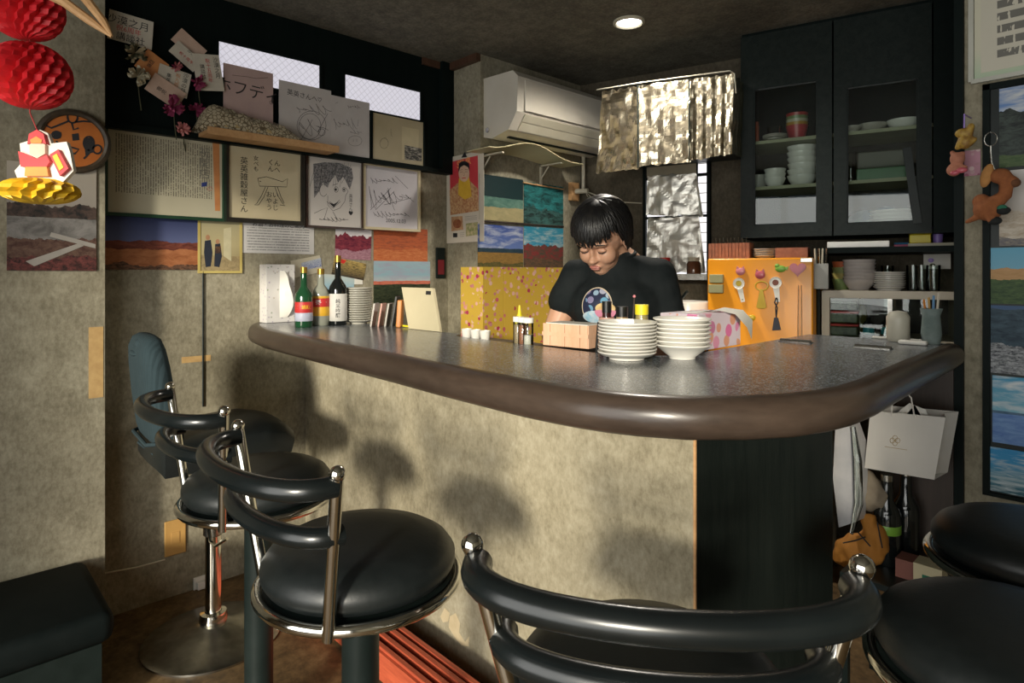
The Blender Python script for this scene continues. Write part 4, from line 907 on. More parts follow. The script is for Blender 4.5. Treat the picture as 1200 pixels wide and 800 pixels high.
# on top of the fridge
M_bamb = pm('bamboo_red', (.34, .13, .07), (.24, .085, .045), 50, .6, stretch=(1, 1, 1))
def fridge_top(px, off=.35): return WB.pt(WB.at(px, 300, off)[0], ftz-.0005, off)
t = thing('slat_basket', 'reddish bamboo basket of skewers on top of the orange fridge', 'basket', fridge_top(857), math.atan2(.2615, .965))
mk('floor', M_bamb, t, lambda b: box2(b, (-.085, -.05, 0), (.085, .05, .006)))
for k in range(12): mk('slat', M_bamb, t, lambda b: box2(b, (-.085+k*.0143, -.055, 0), (-.085+k*.0143+.0125, -.050, .07)))
mk('rear_wall', M_bamb, t, lambda b: (box2(b, (-.085, .048, 0), (.085, .053, .07)), box2(b, (-.087, -.05, 0), (-.083, .05, .07)), box2(b, (.083, -.05, 0), (.087, .05, .07))))
for k in range(9): mk('skewer', M_dullchrome, t, lambda b: tube(b, [(-.06+k*.016, -.01, .006), (-.062+k*.016, -.02, .095)], .0014, 5))
DISHG = {}
def dish(R, h, th=.004, foot=.55, flare=.6):
    return [(0, .004), (R*foot, .004), (R*foot, 0), (R*(foot+.05), 0), (R*(foot+.06), .005), (R*.86, h*flare), (R, h), (R, h+th*.7), (R*.97, h+th*.7), (R*.82, h*flare+th), (R*foot, .008), (0, .008)]
ORD = ['second', 'third', 'fourth', 'fifth', 'sixth', 'seventh', 'eighth', 'ninth', 'tenth', 'eleventh', 'twelfth', 'thirteenth', 'fourteenth', 'fifteenth']
def which(k, n): return '' if n == 1 else ', lowest' if k == 0 else ', topmost' if k == n-1 else ', '+ORD[k-1]+' from the bottom'
def stack(name, label, cat, group, base, n, step, prof, m, seg=40, jit=.0015, seed=1, profs=None):
    r = random.Random(seed); first = None
    for k in range(n):
        p = Vector(base)+Vector((r.uniform(-jit, jit), r.uniform(-jit, jit), k*step))
        if first is None or profs:
            o_ = mk(name, m, None, lambda b: lathe(b, (profs[k] if profs else prof), seg), TR(*p), True, 50); first = o_
        else: o_ = first.copy(); COL.objects.link(o_); o_.location = p
        o_.rotation_euler = (r.uniform(-.006, .006), r.uniform(-.006, .006), r.uniform(0, 6))
        tag(o_, label+which(k, n), cat, group)
M_grey = pm('grey_stoneware', (.45, .42, .36), (.38, .35, .30), 12, .35)
stack('saucer', 'greyish saucer in the pile on the orange fridge', 'saucer', 'saucers on the fridge', fridge_top(897), 4, .009, dish(.052, .014), M_grey, 28)
t = thing('slat_basket', 'low bamboo basket holding a green bowl on top of the fridge', 'basket', fridge_top(929), math.atan2(.2615, .965))
mk('tray', M_bamb, t, lambda b: (box2(b, (-.06, -.045, 0), (.06, .045, .005)), box2(b, (-.06, -.047, 0), (.06, -.043, .045)), box2(b, (-.06, .043, 0), (.06, .047, .045)), box2(b, (-.062, -.045, 0), (-.058, .045, .045)), box2(b, (.058, -.045, 0), (.062, .045, .045))))
gb = mk('bowl', M_lime, None, lambda b: lathe(b, dish(.036, .03), 24), TR(*(fridge_top(929)+Vector((0, 0, .0055)))), True); tag(gb, 'green bowl tucked inside the low bamboo basket', 'bowl')

# wall cabinet
CO = .34
cu0, cz0 = WB.at(868, 279, CO); cu1, _ = WB.at(1118, 270, CO); cu1 += .10
cab = thing('wall_cabinet', 'black wooden wall cabinet with two glass doors full of crockery', 'cabinet', mw=WB.mat(cu0, 0, 0))
cw = cu1-cu0; CT = CEIL-.003
mk('back_panel', M_blackwood, cab, lambda b: box2(b, (0, cz0, .003), (cw, CT, .012)))
mk('carcass', M_blackwood, cab, lambda b: (box2(b, (0, cz0, .012), (.016, CT, CO-.025)), box2(b, (cw-.016, cz0, .012), (cw, CT, CO-.025)), box2(b, (.016, cz0, .012), (cw-.016, cz0+.016, CO-.025)), box2(b, (.016, CT-.02, .012), (cw-.016, CT, CO-.025))))
cmid = (WB.at(980, 200, CO)[0]-cu0); 
M_shelfp = pm('pale_shelf_edge', (.36, .36, .22), (.30, .30, .18), 9, .5)
SZ1 = WB.at(920, 161, CO-.03)[1]; SZ2 = WB.at(920, 216, CO-.03)[1]; SZ3 = cz0+.016
for z in (SZ1, SZ2): mk('shelf', M_shelfp, cab, lambda b: box2(b, (.016, z-.014, .012), (cw-.016, z, CO-.05)))
def glassm():
    t = NT('cabinet_glass'); t.n.remove(t.b); o_ = t.n['Material Output']
    g = t.new('ShaderNodeBsdfGlossy'); g.inputs['Roughness'].default_value = .02; tr = t.new('ShaderNodeBsdfTransparent'); tr.inputs[0].default_value = (.90, .94, .92, 1)
    f = t.new('ShaderNodeFresnel'); f.inputs[0].default_value = 1.5; mx = t.new('ShaderNodeMixShader'); t.link(f.outputs[0], mx.inputs[0]); t.link(tr.outputs[0], mx.inputs[1]); t.link(g.outputs[0], mx.inputs[2]); t.link(mx.outputs[0], o_.inputs[0]); MATS['cabinet_glass'] = t.m; return t.m
M_glass = glassm()
def door(x0, x1, gx0, gx1, gz0, gz1):
    d = mk('door', M_cabwood, cab, lambda b: (box2(b, (x0, cz0, CO-.022), (gx0, CT-.02, CO)), box2(b, (gx1, cz0, CO-.022), (x1, CT-.02, CO)), box2(b, (gx0, cz0, CO-.022), (gx1, gz0, CO)), box2(b, (gx0, gz1, CO-.022), (gx1, CT-.02, CO))))
    mk('glass', M_glass, d, lambda b: box2(b, (gx0, gz0, CO-.014), (gx1, gz1, CO-.010)))
    mk('glazing_bead', M_cabwood, d, lambda b: (box2(b, (gx0, gz0, CO-.010), (gx0+.006, gz1, CO-.004)), box2(b, (gx1-.006, gz0, CO-.010), (gx1, gz1, CO-.004)), box2(b, (gx0, gz0, CO-.010), (gx1, gz0+.006, CO-.004))))
g = lambda px: WB.at(px, 200, CO)[0]-cu0
gz0 = WB.at(920, 263, CO)[1]; gz1 = WB.at(920, 100, CO)[1]
door(0, g(975), g(883), g(958), gz0, gz1)
gz0b = WB.at(1030, 261, CO)[1]; gz1b = WB.at(1030, 98, CO)[1]
door(g(977), g(1092), g(992), g(1076), gz0b, gz1b)
mk('stile', M_blackwood, cab, lambda b: box2(b, (g(1094), cz0, CO-.022), (cw, CT, CO)))
def cabp(px, z, off=.18): return WB.pt(WB.at(px, 200, off)[0], z+.0005, off)
M_str = [pm('cup_%d' % i, c, None, 9, .35) for i, c in enumerate([(.45, .05, .05), (.50, .28, .05), (.20, .28, .12), (.55, .50, .38), (.5, .05, .06)])]
for k in range(5):
    o_ = mk('cup', M_str[(4, 1, 3, 2, 0)[k]], None, lambda b: lathe(b, [(0, .002), (.030, 0), (.046, .07), (.044, .07), (.030, .006), (0, .006)], 24), TR(*(cabp(934, SZ1)+Vector((0, 0, k*.0135)))), True)
    tag(o_, ('red', 'orange', 'cream', 'green', 'dark red')[k]+' plastic cup in the striped nested stack behind the left glass door', 'cup', 'nested striped cups')
def tumbler(p, R, h, label, m=None, cat='glass', name='tumbler'):
    o_ = mk(name, m or M_glass, None, lambda b: lathe(b, [(0, .004), (R*.82, .004), (R*.85, 0), (R*.86, .0), (R, h), (R*.94, h), (R*.78, .008), (0, .008)], 20), TR(*p), True); return tag(o_, label, cat)
tumbler(cabp(908, SZ1), .034, .075, 'clear glass tumbler left of the striped cup stack')
o_ = mk('lighter', pm('orange_plastic', (.45, .09, .03), None, 9, .4), None, lambda b: (box2(b, (-.008, -.006, 0), (.008, .006, .075), bev=.002), box2(b, (-.006, -.005, .075), (.006, .005, .09))), TR(*cabp(887, SZ1, .27))); tag(o_, 'orange lighter standing at the edge of the upper cabinet shelf', 'lighter')
stack('saucer', 'small dark saucer lying on the upper shelf behind the left door', 'saucer', 'saucers on upper cabinet shelf', cabp(908, SZ1, .28), 2, .007, dish(.05, .01), M_grey, 24)
stack('bowl', 'large white bowl in the tall stack on the lower left shelf', 'bowl', 'white bowls in the left cabinet', cabp(940, SZ2, .16), 6, .026, dish(.062, .05), M_white, 32)
stack('bowl', 'medium white bowl in the short stack on the lower left shelf', 'bowl', 'medium white bowls in the cabinet', cabp(908, SZ2, .20), 3, .02, dish(.046, .042), M_white, 28)
stack('cup', 'plain white cup at the left end of the lower shelf', 'cup', None, cabp(889, SZ2, .12), 1, .02, [(0, .003), (.030, .003), (.032, 0), (.036, .075), (.033, .075), (.028, .008), (0, .008)], M_white, 24)
for p_, R, lab in ((cabp(1022, SZ1, .20), .056, 'white rice bowl in the middle of the upper right shelf'), (cabp(1059, SZ1, .20), .062, 'large white bowl at the right end of the upper shelf'), (cabp(998, SZ1, .26), .036, 'small glass dish at the left end of the upper right shelf')):
    o_ = mk('bowl', M_white if R > .06 else M_grey, None, lambda b: lathe(b, dish(R, R*.62), 32), TR(*p_), True); tag(o_, lab, 'bowl')
SZr = WB.at(1026, 208, CO-.03)[1]
bx = thing('storage_box', 'clear and green storage box on the middle shelf behind the right door', 'box', cabp(1035, SZ2, .18), math.atan2(.2615, .965))
mk('base', pm('green_plastic', (.05, .16, .06), None, 9, .3), bx, lambda b: box2(b, (-.10, -.07, 0), (.10, .07, .05), bev=.004)); mk('lid', pm('smoky_plastic', (.10, .10, .08), None, 9, .2), bx, lambda b: box2(b, (-.095, -.065, .05), (.095, .065, .12), bev=.006))
tumbler(cabp(997, SZ2, .25), .026, .12, 'tall clear glass left of the green storage box')
stack('plate', 'large white oval plate at the bottom of the right cabinet', 'plate', 'large plates in the right cabinet', cabp(1046, SZ3, .20), 5, .016, dish(.085, .02), M_white, 36)
bb = thing('blue_bag', 'blue patterned plastic bag behind the large plates', 'bag', cabp(1022, SZ3, .06)); mk('crumpled_bag', pm('blue_print', (.02, .11, .22), (.10, .22, .28), 40, .4), bb, lambda b: (ball(b, (-.03, 0, .055), (.07, .035, .055), 14), ball(b, (.05, .01, .06), (.06, .035, .06), 14)), None, True)
# loose black frame leaning against the right door
lf = board('leaning_frame', 'thin black picture frame leaning against the right cabinet door', 'frame', WB, (1064, 172, 1074, 262), CO+.002, .012, M_blackmetal, tilt=.12)
# ------------------------------------------------------------------ shelf unit and glazed white cabinet right of the fridge
SO = .42; RB = math.atan2(.2615, .965)
us0 = WB.at(956, 340, SO)[0]; us1 = WB.at(1116, 340, SO)[0]+.06
zA = WB.at(1035, 289, SO)[1]; zB = WB.at(1035, 341, SO)[1]; zC = WB.at(1035, 398, SO)[1]
M_ivory = pm('ivory_laminate', (.55, .50, .40), (.50, .45, .35), 5, .45)
un = thing('shelf_rack', 'black wire and board shelf rack between the fridge and the right wall', 'rack', mw=WB.mat(0, 0, 0))
mk('top_board', M_blackwood, un, lambda b: box2(b, (us0, zA-.022, .02), (us1, zA, SO)))
for x in (us0+.008, us1-.008):
    for o_ in (.03, SO-.01): mk('upright', M_blackmetal, un, lambda b: tube(b, [(x, 0, o_), (x, zA-.022, o_)], .007, 8))
wc_ = thing('glazed_cabinet', 'ivory cabinet with sliding glass doors under the black shelf', 'cabinet', mw=WB.mat(0, 0, 0))
a0, a1 = us0+.02, us1-.02
mk('carcass', M_ivory, wc_, lambda b: (box2(b, (a0, zB-.03, .03), (a1, zB, SO-.02)), box2(b, (a0, .0, .03), (a0+.028, zB-.03, SO-.02)), box2(b, (a1-.028, 0, .03), (a1, zB-.03, SO-.02)), box2(b, (a0+.028, zC-.02, .03), (a1-.028, zC, SO-.02))))
mk('back_panel', M_brownpanel, wc_, lambda b: box2(b, (a0+.028, zC, .034), (a1-.028, zB-.03, .040)))
mid = (a0+a1)/2
for x0, x1, o_ in ((a0+.03, mid+.02, SO-.035), (mid-.02, a1-.03, SO-.048)):
    d_ = mk('glass_door', M_glass, wc_, lambda b: box2(b, (x0, zC, o_), (x1, zB-.031, o_+.004)))
mk('meeting_stile', M_dullchrome, wc_, lambda b: box2(b, (mid-.008, zC, SO-.036), (mid+.008, zB-.031, SO-.028)))
def sp(px, z, off): return WB.pt(WB.at(px, 330, off)[0], z+.0006, off)
# on the top board
def bxt(name, label, cat, px, z, off, sx, sy, sz, m, bev=.002, rz=0): return tag(mk(name, m, None, lambda b: box2(b, (-sx/2, -sy/2, 0), (sx/2, sy/2, sz), bev=bev), TR(*sp(px, z, off)) @ RZ(RB+rz)), label, cat)
bxt('flat_box', 'long flat white box on the black shelf top', 'box', 1005, zA, .30, .22, .09, .026, M_white, .003, .05)
bxt('coaster_stack', 'cream tray under the yellow box at the shelf end', 'tray', 1090, zA, .24, .15, .10, .016, M_cream)
yb = thing('yellow_tin', 'small bright yellow box on the cream tray', 'box', sp(1078, zA+.0165, .25), RB)
M_bry = pm('bright_yellow', (.72, .60, .02), (.66, .54, .015), 9, .4)
mk('tub', M_bry, yb, lambda b: box2(b, (-.036, -.022, 0), (.036, .022, .034), bev=.003)); mk('lid', M_bry, yb, lambda b: box2(b, (-.038, -.024, .034), (.038, .024, .041), bev=.002))
pc = thing('purple_bag_clip', 'purple crown-topped tube standing on the cream tray', 'tube', sp(1099, zA+.0165, .22), RB)
M_pur = pm('purple_plastic', (.30, .20, .55), (.25, .16, .48), 9, .4)
mk('tube', M_pur, pc, lambda b: (lathe(b, [(0, 0), (.016, 0), (.019, .05), (.021, .065), (0, .065)], 16), [ball(b, (.014*math.cos(k*1.26), .014*math.sin(k*1.26), .066), .006, 8) for k in range(5)]), None, True)
t = thing('pink_sponge', 'pink and blue sponge between the white box and the yellow box', 'sponge', sp(1058, zA, .26), RB)
mk('sponge', pm('pink_foam', (.62, .16, .26), None, 40, .8), t, lambda b: box2(b, (-.03, -.02, 0), (.03, .02, .012), bev=.002)); mk('scourer', pm('blue_foam', (.02, .14, .28), None, 40, .8), t, lambda b: box2(b, (-.03, -.02, .012), (.02, .02, .02), bev=.002))
# grey caddy hooked to the rack
t = thing('hanging_caddy', 'pale grey caddy with utensils hooked on the shelf rack by the fridge', 'caddy', sp(962, 0, SO+.03)); t.location.z = WB.at(962, 338, SO)[1]; t.rotation_euler = (0, 0, RB)
mk('cup', pm('pale_grey_plastic', (.42, .42, .38), None, 9, .5), t, lambda b: (box2(b, (-.028, -.025, 0), (.028, .0, .10)), ))
for k in range(4): mk('utensil', M_chrome if k % 2 else M_cream, t, lambda b: tube(b, [(-.018+k*.012, -.012, .09), (-.020+k*.014, -.016, .16)], .004, 6))
# crockery on the ivory cabinet top
for k, c in enumerate([(.20, .28, .10), (.45, .38, .12), (.30, .36, .14), (.55, .14, .05)]):
    o_ = mk('cup', pm('tub_%d' % k, c, None, 9, .4), None, lambda b: lathe(b, [(0, .002), (.026, 0), (.036, .045), (.034, .045), (.025, .005), (0, .005)], 20), TR(*(sp(986, zB, .26)+Vector((0, 0, .024*k)))), True); tag(o_, ('green', 'yellow', 'light green', 'orange')[k]+' cup in the coloured stack beside the white bowls', 'cup', 'coloured cups on the ivory cabinet')
stack('bowl', 'white bowl in the tall pile on the ivory cabinet', 'bowl', 'bowls on the ivory cabinet', sp(1007, zB, .30), 7, .0135, dish(.060, .04), pm('off_white_bowl', (.55, .50, .46), (.50, .45, .42), 9, .35), 28)
stack('saucer', 'white saucer in the neat pile on the ivory cabinet', 'saucer', 'saucers on the ivory cabinet', sp(1042, zB, .30), 8, .0085, dish(.056, .012, foot=.7), M_white, 28)
for k, (px, lab) in enumerate(((1040, 'clear glass standing behind the pile of white saucers'), (1070, 'clear wine glass at the middle of the ivory cabinet top'), (1080, 'clear wine glass next to the flowered card'), (1094, 'clear tumbler below the flowered card'))):
    off = .12 if k == 0 else .28
    tumbler(sp(px, zB, off), .024, .10, lab)
o_ = tag(mk('flower_card', M_paper, None, lambda b: box2(b, (-.045, -.001, 0), (.045, .001, .06)), TR(*(sp(1098, 0, .20)+Vector((0, 0, zB+.085)))) @ RZ(RB)), 'white card with a purple flower leaning at the rack end', 'card')
mk('flower_print', M_pur, o_, lambda b: [ball(b, (x, -.0015, z), (.010, .0008, .009), 8) for x, z in ((-.02, .035),)]); mk('leaf_print', M_stem, o_, lambda b: ball(b, (-.015, -.0015, .016), (.010, .0008, .006), 8))
# inside the ivory cabinet
for k, (lab, c) in enumerate((('clear food tub with a red lid, lower one behind the cabinet glass', (.10, .12, .07)), ('clear food tub with a red lid, upper one behind the cabinet glass', (.11, .14, .06)), ('clear food tub with a pale lid on top of the red-lidded tubs', (.16, .17, .13)))):
    t = thing('food_tub', lab, 'tub', sp(988, zC+.052*k, .30), RB)
    mk('tub', pm('tub_food_%d' % k, c, tuple(x*.4 for x in c), 60, .3), t, lambda b: box2(b, (-.055, -.045, 0), (.055, .045, .040), bev=.006)); mk('lid', M_red if k < 2 else M_grey, t, lambda b: box2(b, (-.058, -.048, .040), (.058, .048, .049), bev=.002))
def bottle(name, label, p, R, H, m, mcap, neck=.35, label_m=None, lz=(.15, .5), cap=.05, shoulder=.62, nr=.36, rz=0, cat='bottle'):
    t = thing(name, label, cat, p, rz)
    prof = [(0, 0), (R*.95, 0), (R, .006), (R, H*shoulder), (R*.9, H*(shoulder+.06)), (R*nr*1.15, H*(shoulder+.17)), (R*nr, H*(1-cap)), (0, H*(1-cap))]
    mk('glass', m, t, lambda b: lathe(b, prof, 24), None, True, 50)
    mk('cap', mcap, t, lambda b: lathe(b, [(R*nr*1.12, H*(1-cap)-.002), (R*nr*1.15, H), (0, H)], 18), None, True, 50)
    if label_m:
        for i, (m_, za_, zb_) in enumerate(label_m): mk('label', m_, t, lambda b: lathe(b, [(R*1.004, H*za_), (R*1.012, H*za_+.0005), (R*1.012, H*zb_-.0005), (R*1.004, H*zb_)], 24), None, True)
    return t
M_dkglass = pm('black_glass', (.008, .010, .010), None, 9, .08, spec=.7); M_cyan = pm('cyan_label', (.06, .42, .48), None, 9, .4)
for px, lab, off in ((1018, 'small dark bottle with cyan label behind the left cabinet glass', .34), (1039, 'small dark bottle with cyan label at the middle of the glazed cabinet', .28), (1050, 'small dark bottle with red label beside the white canister', .28), (1060, 'small dark bottle half hidden behind the white canister', .22)):
    bottle('small_bottle', lab, sp(px, zC, off), .020, .085, M_dkglass, M_blackmetal, label_m=[(M_red if 'red' in lab else M_cyan, .12, .45)])
bottle('oil_bottle', 'yellowish oil bottle behind the left cabinet glass', sp(1008, zC, .16), .026, .16, pm('oil_glass', (.22, .20, .06), None, 9, .1), M_cream)
zE = 1.0
# white canister, white strip and pouch at the far edge of the flap
pcn = onz(1071, 396, zE); pcn.y = min(pcn.y, .845); pcn.x = 2.0
t = thing('canister', 'white domed plastic canister standing on the counter flap end', 'canister', pcn+Vector((0, 0, .0005)))
M_can = pm('milky_plastic', (.52, .50, .42), (.46, .44, .36), 6, .4)
mk('body', M_can, t, lambda b: lathe(b, [(0, 0), (.026, 0), (.030, .008), (.030, .062)], 24), None, True); mk('lid', M_can, t, lambda b: lathe(b, [(.0305, .062), (.030, .072), (.022, .086), (0, .090)], 24), None, True)
a_, b_ = onz(1028, 394, zE), onz(1085, 399, zE)
tag(mk('paper_strip', M_white, None, lambda b: box2(b, (-.07, -.006, 0), (.07, .006, .006), bev=.002), TR(*(onz(1056, 398, zE)+Vector((-.005, -.012, .0005)))) @ RZ(-.06)), 'thin white strip lying near the flap end', 'strip')
t = thing('pencil_pouch', 'grey green cloth pouch holding coloured pencils at the counter end', 'pouch', Vector((2.085, .835, 1.0005)))
mk('pouch', pm('sage_cloth', (.12, .16, .15), (.20, .25, .24), 20, .8), t, lambda b: lathe(b, [(0, 0), (.022, 0), (.026, .03), (.022, .08), (.028, .10), (.025, .10), (.018, .07), (0, .06)], 14), None, True)
for k, c in enumerate([(.55, .2, .03), (.5, .3, .1), (.15, .3, .5), (.6, .55, .45)]): mk('pencil', pm('pencil_%d' % k, c, None, 9), t, lambda b: tube(b, [(-.01+.007*k, 0, .06), (-.016+.012*k, -.01, .125+.006*k)], .0032, 6))
t = thing('folded_napkin', 'folded white napkin on the counter end by the right wall', 'napkin', Vector((2.055, .775, 1.0005)))
mk('cloth', M_white, t, lambda b: (box2(b, (-.035, -.012, 0), (.035, .012, .012), bev=.005, seg=3)), None, True)

# ------------------------------------------------------------------ things on the counter
def cz(px, py, z=1.0): p = onz(px, py, z); p.z += .0006; return p
def hpx(p, n): return n/FPX*(p-CAM).dot(FW)
def flowers_mat(name, base, spots, sc, th=.28):
    t = NT(name); k = t.new('ShaderNodeTexVoronoi'); t.link(t.coord(), k.inputs['Vector']); k.inputs['Scale'].default_value = sc
    f = t.math('LESS_THAN', k.outputs['Distance'], th)
    n = t.noise(t.coord(), sc*.35, 2); f2 = t.math('MULTIPLY', f, t.math('GREATER_THAN', n, .46))
    c = t.ramp(k.outputs['Color'], [(.2+.6*i/max(1, len(spots)-1), s_) for i, s_ in enumerate(spots)])
    return t.done(t.mix(f2, base, c), .5, 0, .4)
# upright floral tissue box by the wall
bp = Vector((.036, WL.at(329, 380, .07)[0], 1.0006))
t = thing('tissue_box', 'white sprigged tissue box standing upright against the left wall', 'tissue box', bp)
bw, bh = hpx(bp, 17)*1.0, .235
mk('carton', flowers_mat('sprig_print', (.62, .60, .58), [(.30, .36, .24), (.42, .36, .46), (.5, .45, .4)], 75), t, lambda b: box2(b, (-.034, -bw, 0), (.034, bw, bh), bev=.002))
def tissue(b):
    V = []
    for i in range(9):
        f = i/8; z = .02+.19*f; d = .045*math.sin(PI*f)**.8
        V.append([b.verts.new((.0345, -.005, z)), b.verts.new((.0345+d*.7, .012+.01*math.sin(f*9), z)), b.verts.new((.0345+d, .028+.008*math.sin(f*6), z-.01*f)), b.verts.new((.0345, .035, z))])
    for A, B in zip(V, V[1:]):
        for k in range(3): b.faces.new((A[k], A[k+1], B[k+1], B[k]))
mk('tissue', M_paper, t, tissue, None, True)
M_grg = pm('green_glass', (.010, .055, .022), (.015, .07, .03), 6, .08, spec=.7)
M_gold = pm('gold_cap', (.55, .36, .08), (.48, .30, .06), 20, .3, .8)
M_lw = pm('label_white', (.64, .62, .58), None, 20, .6); M_ly = pm('label_yellow', (.75, .42, .03), None, 20, .5); M_lr = pm('label_red', (.55, .03, .03), None, 20, .5)
p = cz(356, 383); t = bottle('liquor_bottle', 'green liquor bottle with gold cap and red label beside the upright tissue box', p, hpx(p, 10), hpx(p, 70), M_grg, M_gold, label_m=[(M_lr, .24, .42), (pm('label_pale_blue', (.45, .47, .58), None, 20, .5), .10, .24)], cap=.09, shoulder=.50, nr=.34)
M_clr = pm('pale_glass', (.30, .31, .26), (.24, .25, .2), 6, .08, spec=.7)
def face_text(t, body, R, z, size, m, sp_=1.0, bold=.02):
    """lettering on the side of a bottle that looks towards the room"""
    d = Vector((CAM.x-t.location.x, CAM.y-t.location.y, 0)).normalized(); u_ = Vector((-d.y, d.x, 0))
    M = Matrix((u_, Vector((0, 0, 1)), d)).transposed().to_4x4(); M.translation = d*(R*1.016)+Vector((0, 0, z))
    o_ = text(t, body, size, M, m, sp=sp_, bold=bold)
    for v_ in o_.data.vertices: v_.co.z = -(R*1.016-math.sqrt(max(1e-8, (R*1.016)**2-min(v_.co.x**2, (R*.95)**2))))
    return o_
face_text(t, '二鍋頭', hpx(p, 10), hpx(p, 70)*.33, .016, M_ly); face_text(t, '★', hpx(p, 10)*.9, hpx(p, 70)*.47, .014, M_lr)
p = cz(376, 381); R1, H1 = hpx(p, 10.5), hpx(p, 66)
t = bottle('liquor_bottle', 'clear liquor bottle with a red and yellow label between green and dark bottles', p, R1, H1, M_clr, M_gold, label_m=[(M_lr, .33, .48), (M_ly, .17, .33), (M_ly, .48, .52)], cap=.09, shoulder=.55, nr=.34)
face_text(t, '張一', R1, H1*.405, .020, M_lw, bold=.03)
p = cz(396, 380.5); R2, H2 = hpx(p, 10.5), hpx(p, 81)
t = bottle('sake_bottle', 'tall dark sake bottle with a white calligraphy label', p, R2, H2, M_dkglass, M_gold, label_m=[(M_lw, .06, .45)], cap=.09, shoulder=.50, nr=.30)
face_text(t, vert('純米吟醸'), R2, H2*.24, .018, M_ink, 1.0, .01)
p = cz(420, 379); Rp = hpx(p, 16)
stack('plate', 'grey-white plate in the tall stack beside the sake bottle', 'plate', 'tall plate stack by the wall', p, 15, hpx(p, 40)/15, dish(Rp, .014, .003), pm('worn_white_plate', (.56, .54, .47), (.50, .48, .41), 10, .35), 32, .001)
for k, (px, c, lab) in enumerate([(437, (.50, .46, .42), 'pale booklet leaning in the row beside the plates'), (445.5, (.55, .30, .24), 'pink striped booklet in the row beside the plates'), (453.5, (.42, .40, .36), 'grey booklet in the row beside the orange one'), (461, (.02, .02, .02), 'black folder between the booklets and the orange one')]):
    p = cz(px, 382); h_ = hpx(p, 27 if k < 3 else 35); o_ = mk('booklet', doc_mat('booklet_%d' % k, c, (.25, .06, .06), 7, 20, False, (.1, .9, .1, .9)), None, lambda b: box2(b, (-.003, -.03, 0), (.003, .03, h_)), TR(*p) @ RZ(.75) @ Matrix.Rotation(.16, 4, 'Y')); tag(o_, lab, 'booklet')
p = cz(468, 383.5); o_ = mk('wooden_grater', pm('orange_wood', (.52, .20, .05), (.44, .16, .035), 16, .5), None, lambda b: box2(b, (-.009, -.02, 0), (.009, .02, hpx(p, 32)), bev=.004), TR(*p) @ RZ(.75) @ Matrix.Rotation(.06, 4, 'Y')); tag(o_, 'orange wooden block standing beside the cutting board', 'block')
pa, pb = cz(480, 385), cz(517, 389)
cbd = thing('cutting_board', 'cream plastic cutting board with a handle slot leaning behind the counter', 'cutting board', (pa+pb)/2, math.atan2((pb-pa).y, (pb-pa).x)); hw_ = (pb-pa).length/2+.004; hh = hpx(pb, 51)
def cb(b):
    W = hw_*.95; prism(b, [(-W, 0), (W, 0), (W*.35, hh), (-W*1.72, hh)], -.005, .005, Matrix.Rotation(PI/2, 4, 'X'))
M_cb = pm('cutting_board_cream', (.55, .49, .33), (.50, .44, .29), 6, .5)
mk('board', M_cb, cbd, cb, Matrix.Rotation(-.10, 4, 'X')); mk('handle_slot', M_ink, cbd, lambda b: box2(b, (-hw_*.05, -.0062, hh*.84), (hw_*.25, -.004, hh*.93), bev=.001), Matrix.Rotation(-.10, 4, 'X'))
p = cz(470, 383.5); tag(mk('yellow_ribbon', M_bry, None, lambda b: tube(b, [(-.02, 0, .008), (0, .004, .006), (.03, -.006, .004), (.05, -.004, .004)], .0035, 6), TR(*p) @ RZ(.6), True), 'short yellow ribbon lying at the foot of the cutting board', 'ribbon')
for k, px in enumerate((521, 528, 535)):
    p = Vector((.985+.045*k, .045, .9926)); o_ = mk('small_cup', M_white, None, lambda b: lathe(b, [(0, .002), (.014, 0), (.018, .028), (.016, .028), (.012, .004), (0, .004)], 16), TR(*p), True); tag(o_, ('small white cup next to the cutting board', 'small white cup between two others by the cutting board', 'small white cup next to the yellow screen')[k], 'cup')
# patterned yellow splash screen
M_scr = flowers_mat('yellow_bean_print', (.50, .33, .045), [(.62, .36, .30), (.40, .05, .10), (.66, .48, .38), (.34, .03, .08)], 52, .40)
SY = .20; yp = PL((0, SY, 0), (1, 0, 0)); xa, xb = yp.at(540, 350)[0], yp.at(566, 350)[0]; xp = PL((xb, 0, 0), (0, 1, 0)); ya, yb_ = xp.at(590, 350)[0], xp.at(664, 350)[0]
zs = xp.at(590, 313)[1]
scn_ = thing('splash_screen', 'folding yellow splash screen with a pink bean pattern behind the counter', 'screen', (xb, SY, .8306))
for nm, a_, b_ in (('panel', (xa-xb, 0), (0, .004)), ('panel', (-.004, .006), (0, ya-SY)), ('panel', (-.004, ya-SY+.003), (0, yb_-SY))):
    mk(nm, M_scr, scn_, lambda b: box2(b, (a_[0], a_[1], 0), (b_[0], b_[1], zs-.83)))
# jars with white lids on the ledge
M_jar = pm('jar_glass', (.20, .17, .12), (.16, .13, .09), 9, .1, spec=.6)
for k, (px, lab, c) in enumerate(((601, 'glass spice jar with white lid nearest the yellow screen', (.30, .22, .13)), (613, 'glass spice jar with white lid and brown powder, middle of three', (.26, .10, .05)), (625, 'glass jar of white salt with a white lid beside the basket', (.55, .52, .46)))):
    p = Vector((onz(px, 403, .9926).x, .045, .9926)); t = thing('spice_jar', lab, 'jar', p); h_ = hpx(p, 32); r_ = hpx(p, 6.2)
    mk('glass', M_glass, t, lambda b: lathe(b, [(0, 0), (r_, 0), (r_, h_*.8), (r_*.9, h_*.84)], 20), None, True); mk('contents', pm('spice_%d' % k, c, None, 60, .8), t, lambda b: lathe(b, [(0, .002), (r_*.9, .002), (r_*.9, h_*(.35 if k == 2 else .7)), (0, h_*(.36 if k == 2 else .71))], 16), None, True)
    mk('lid', M_white, t, lambda b: lathe(b, [(r_*1.03, h_*.8), (r_*1.05, h_*.98), (0, h_)], 20), None, True)
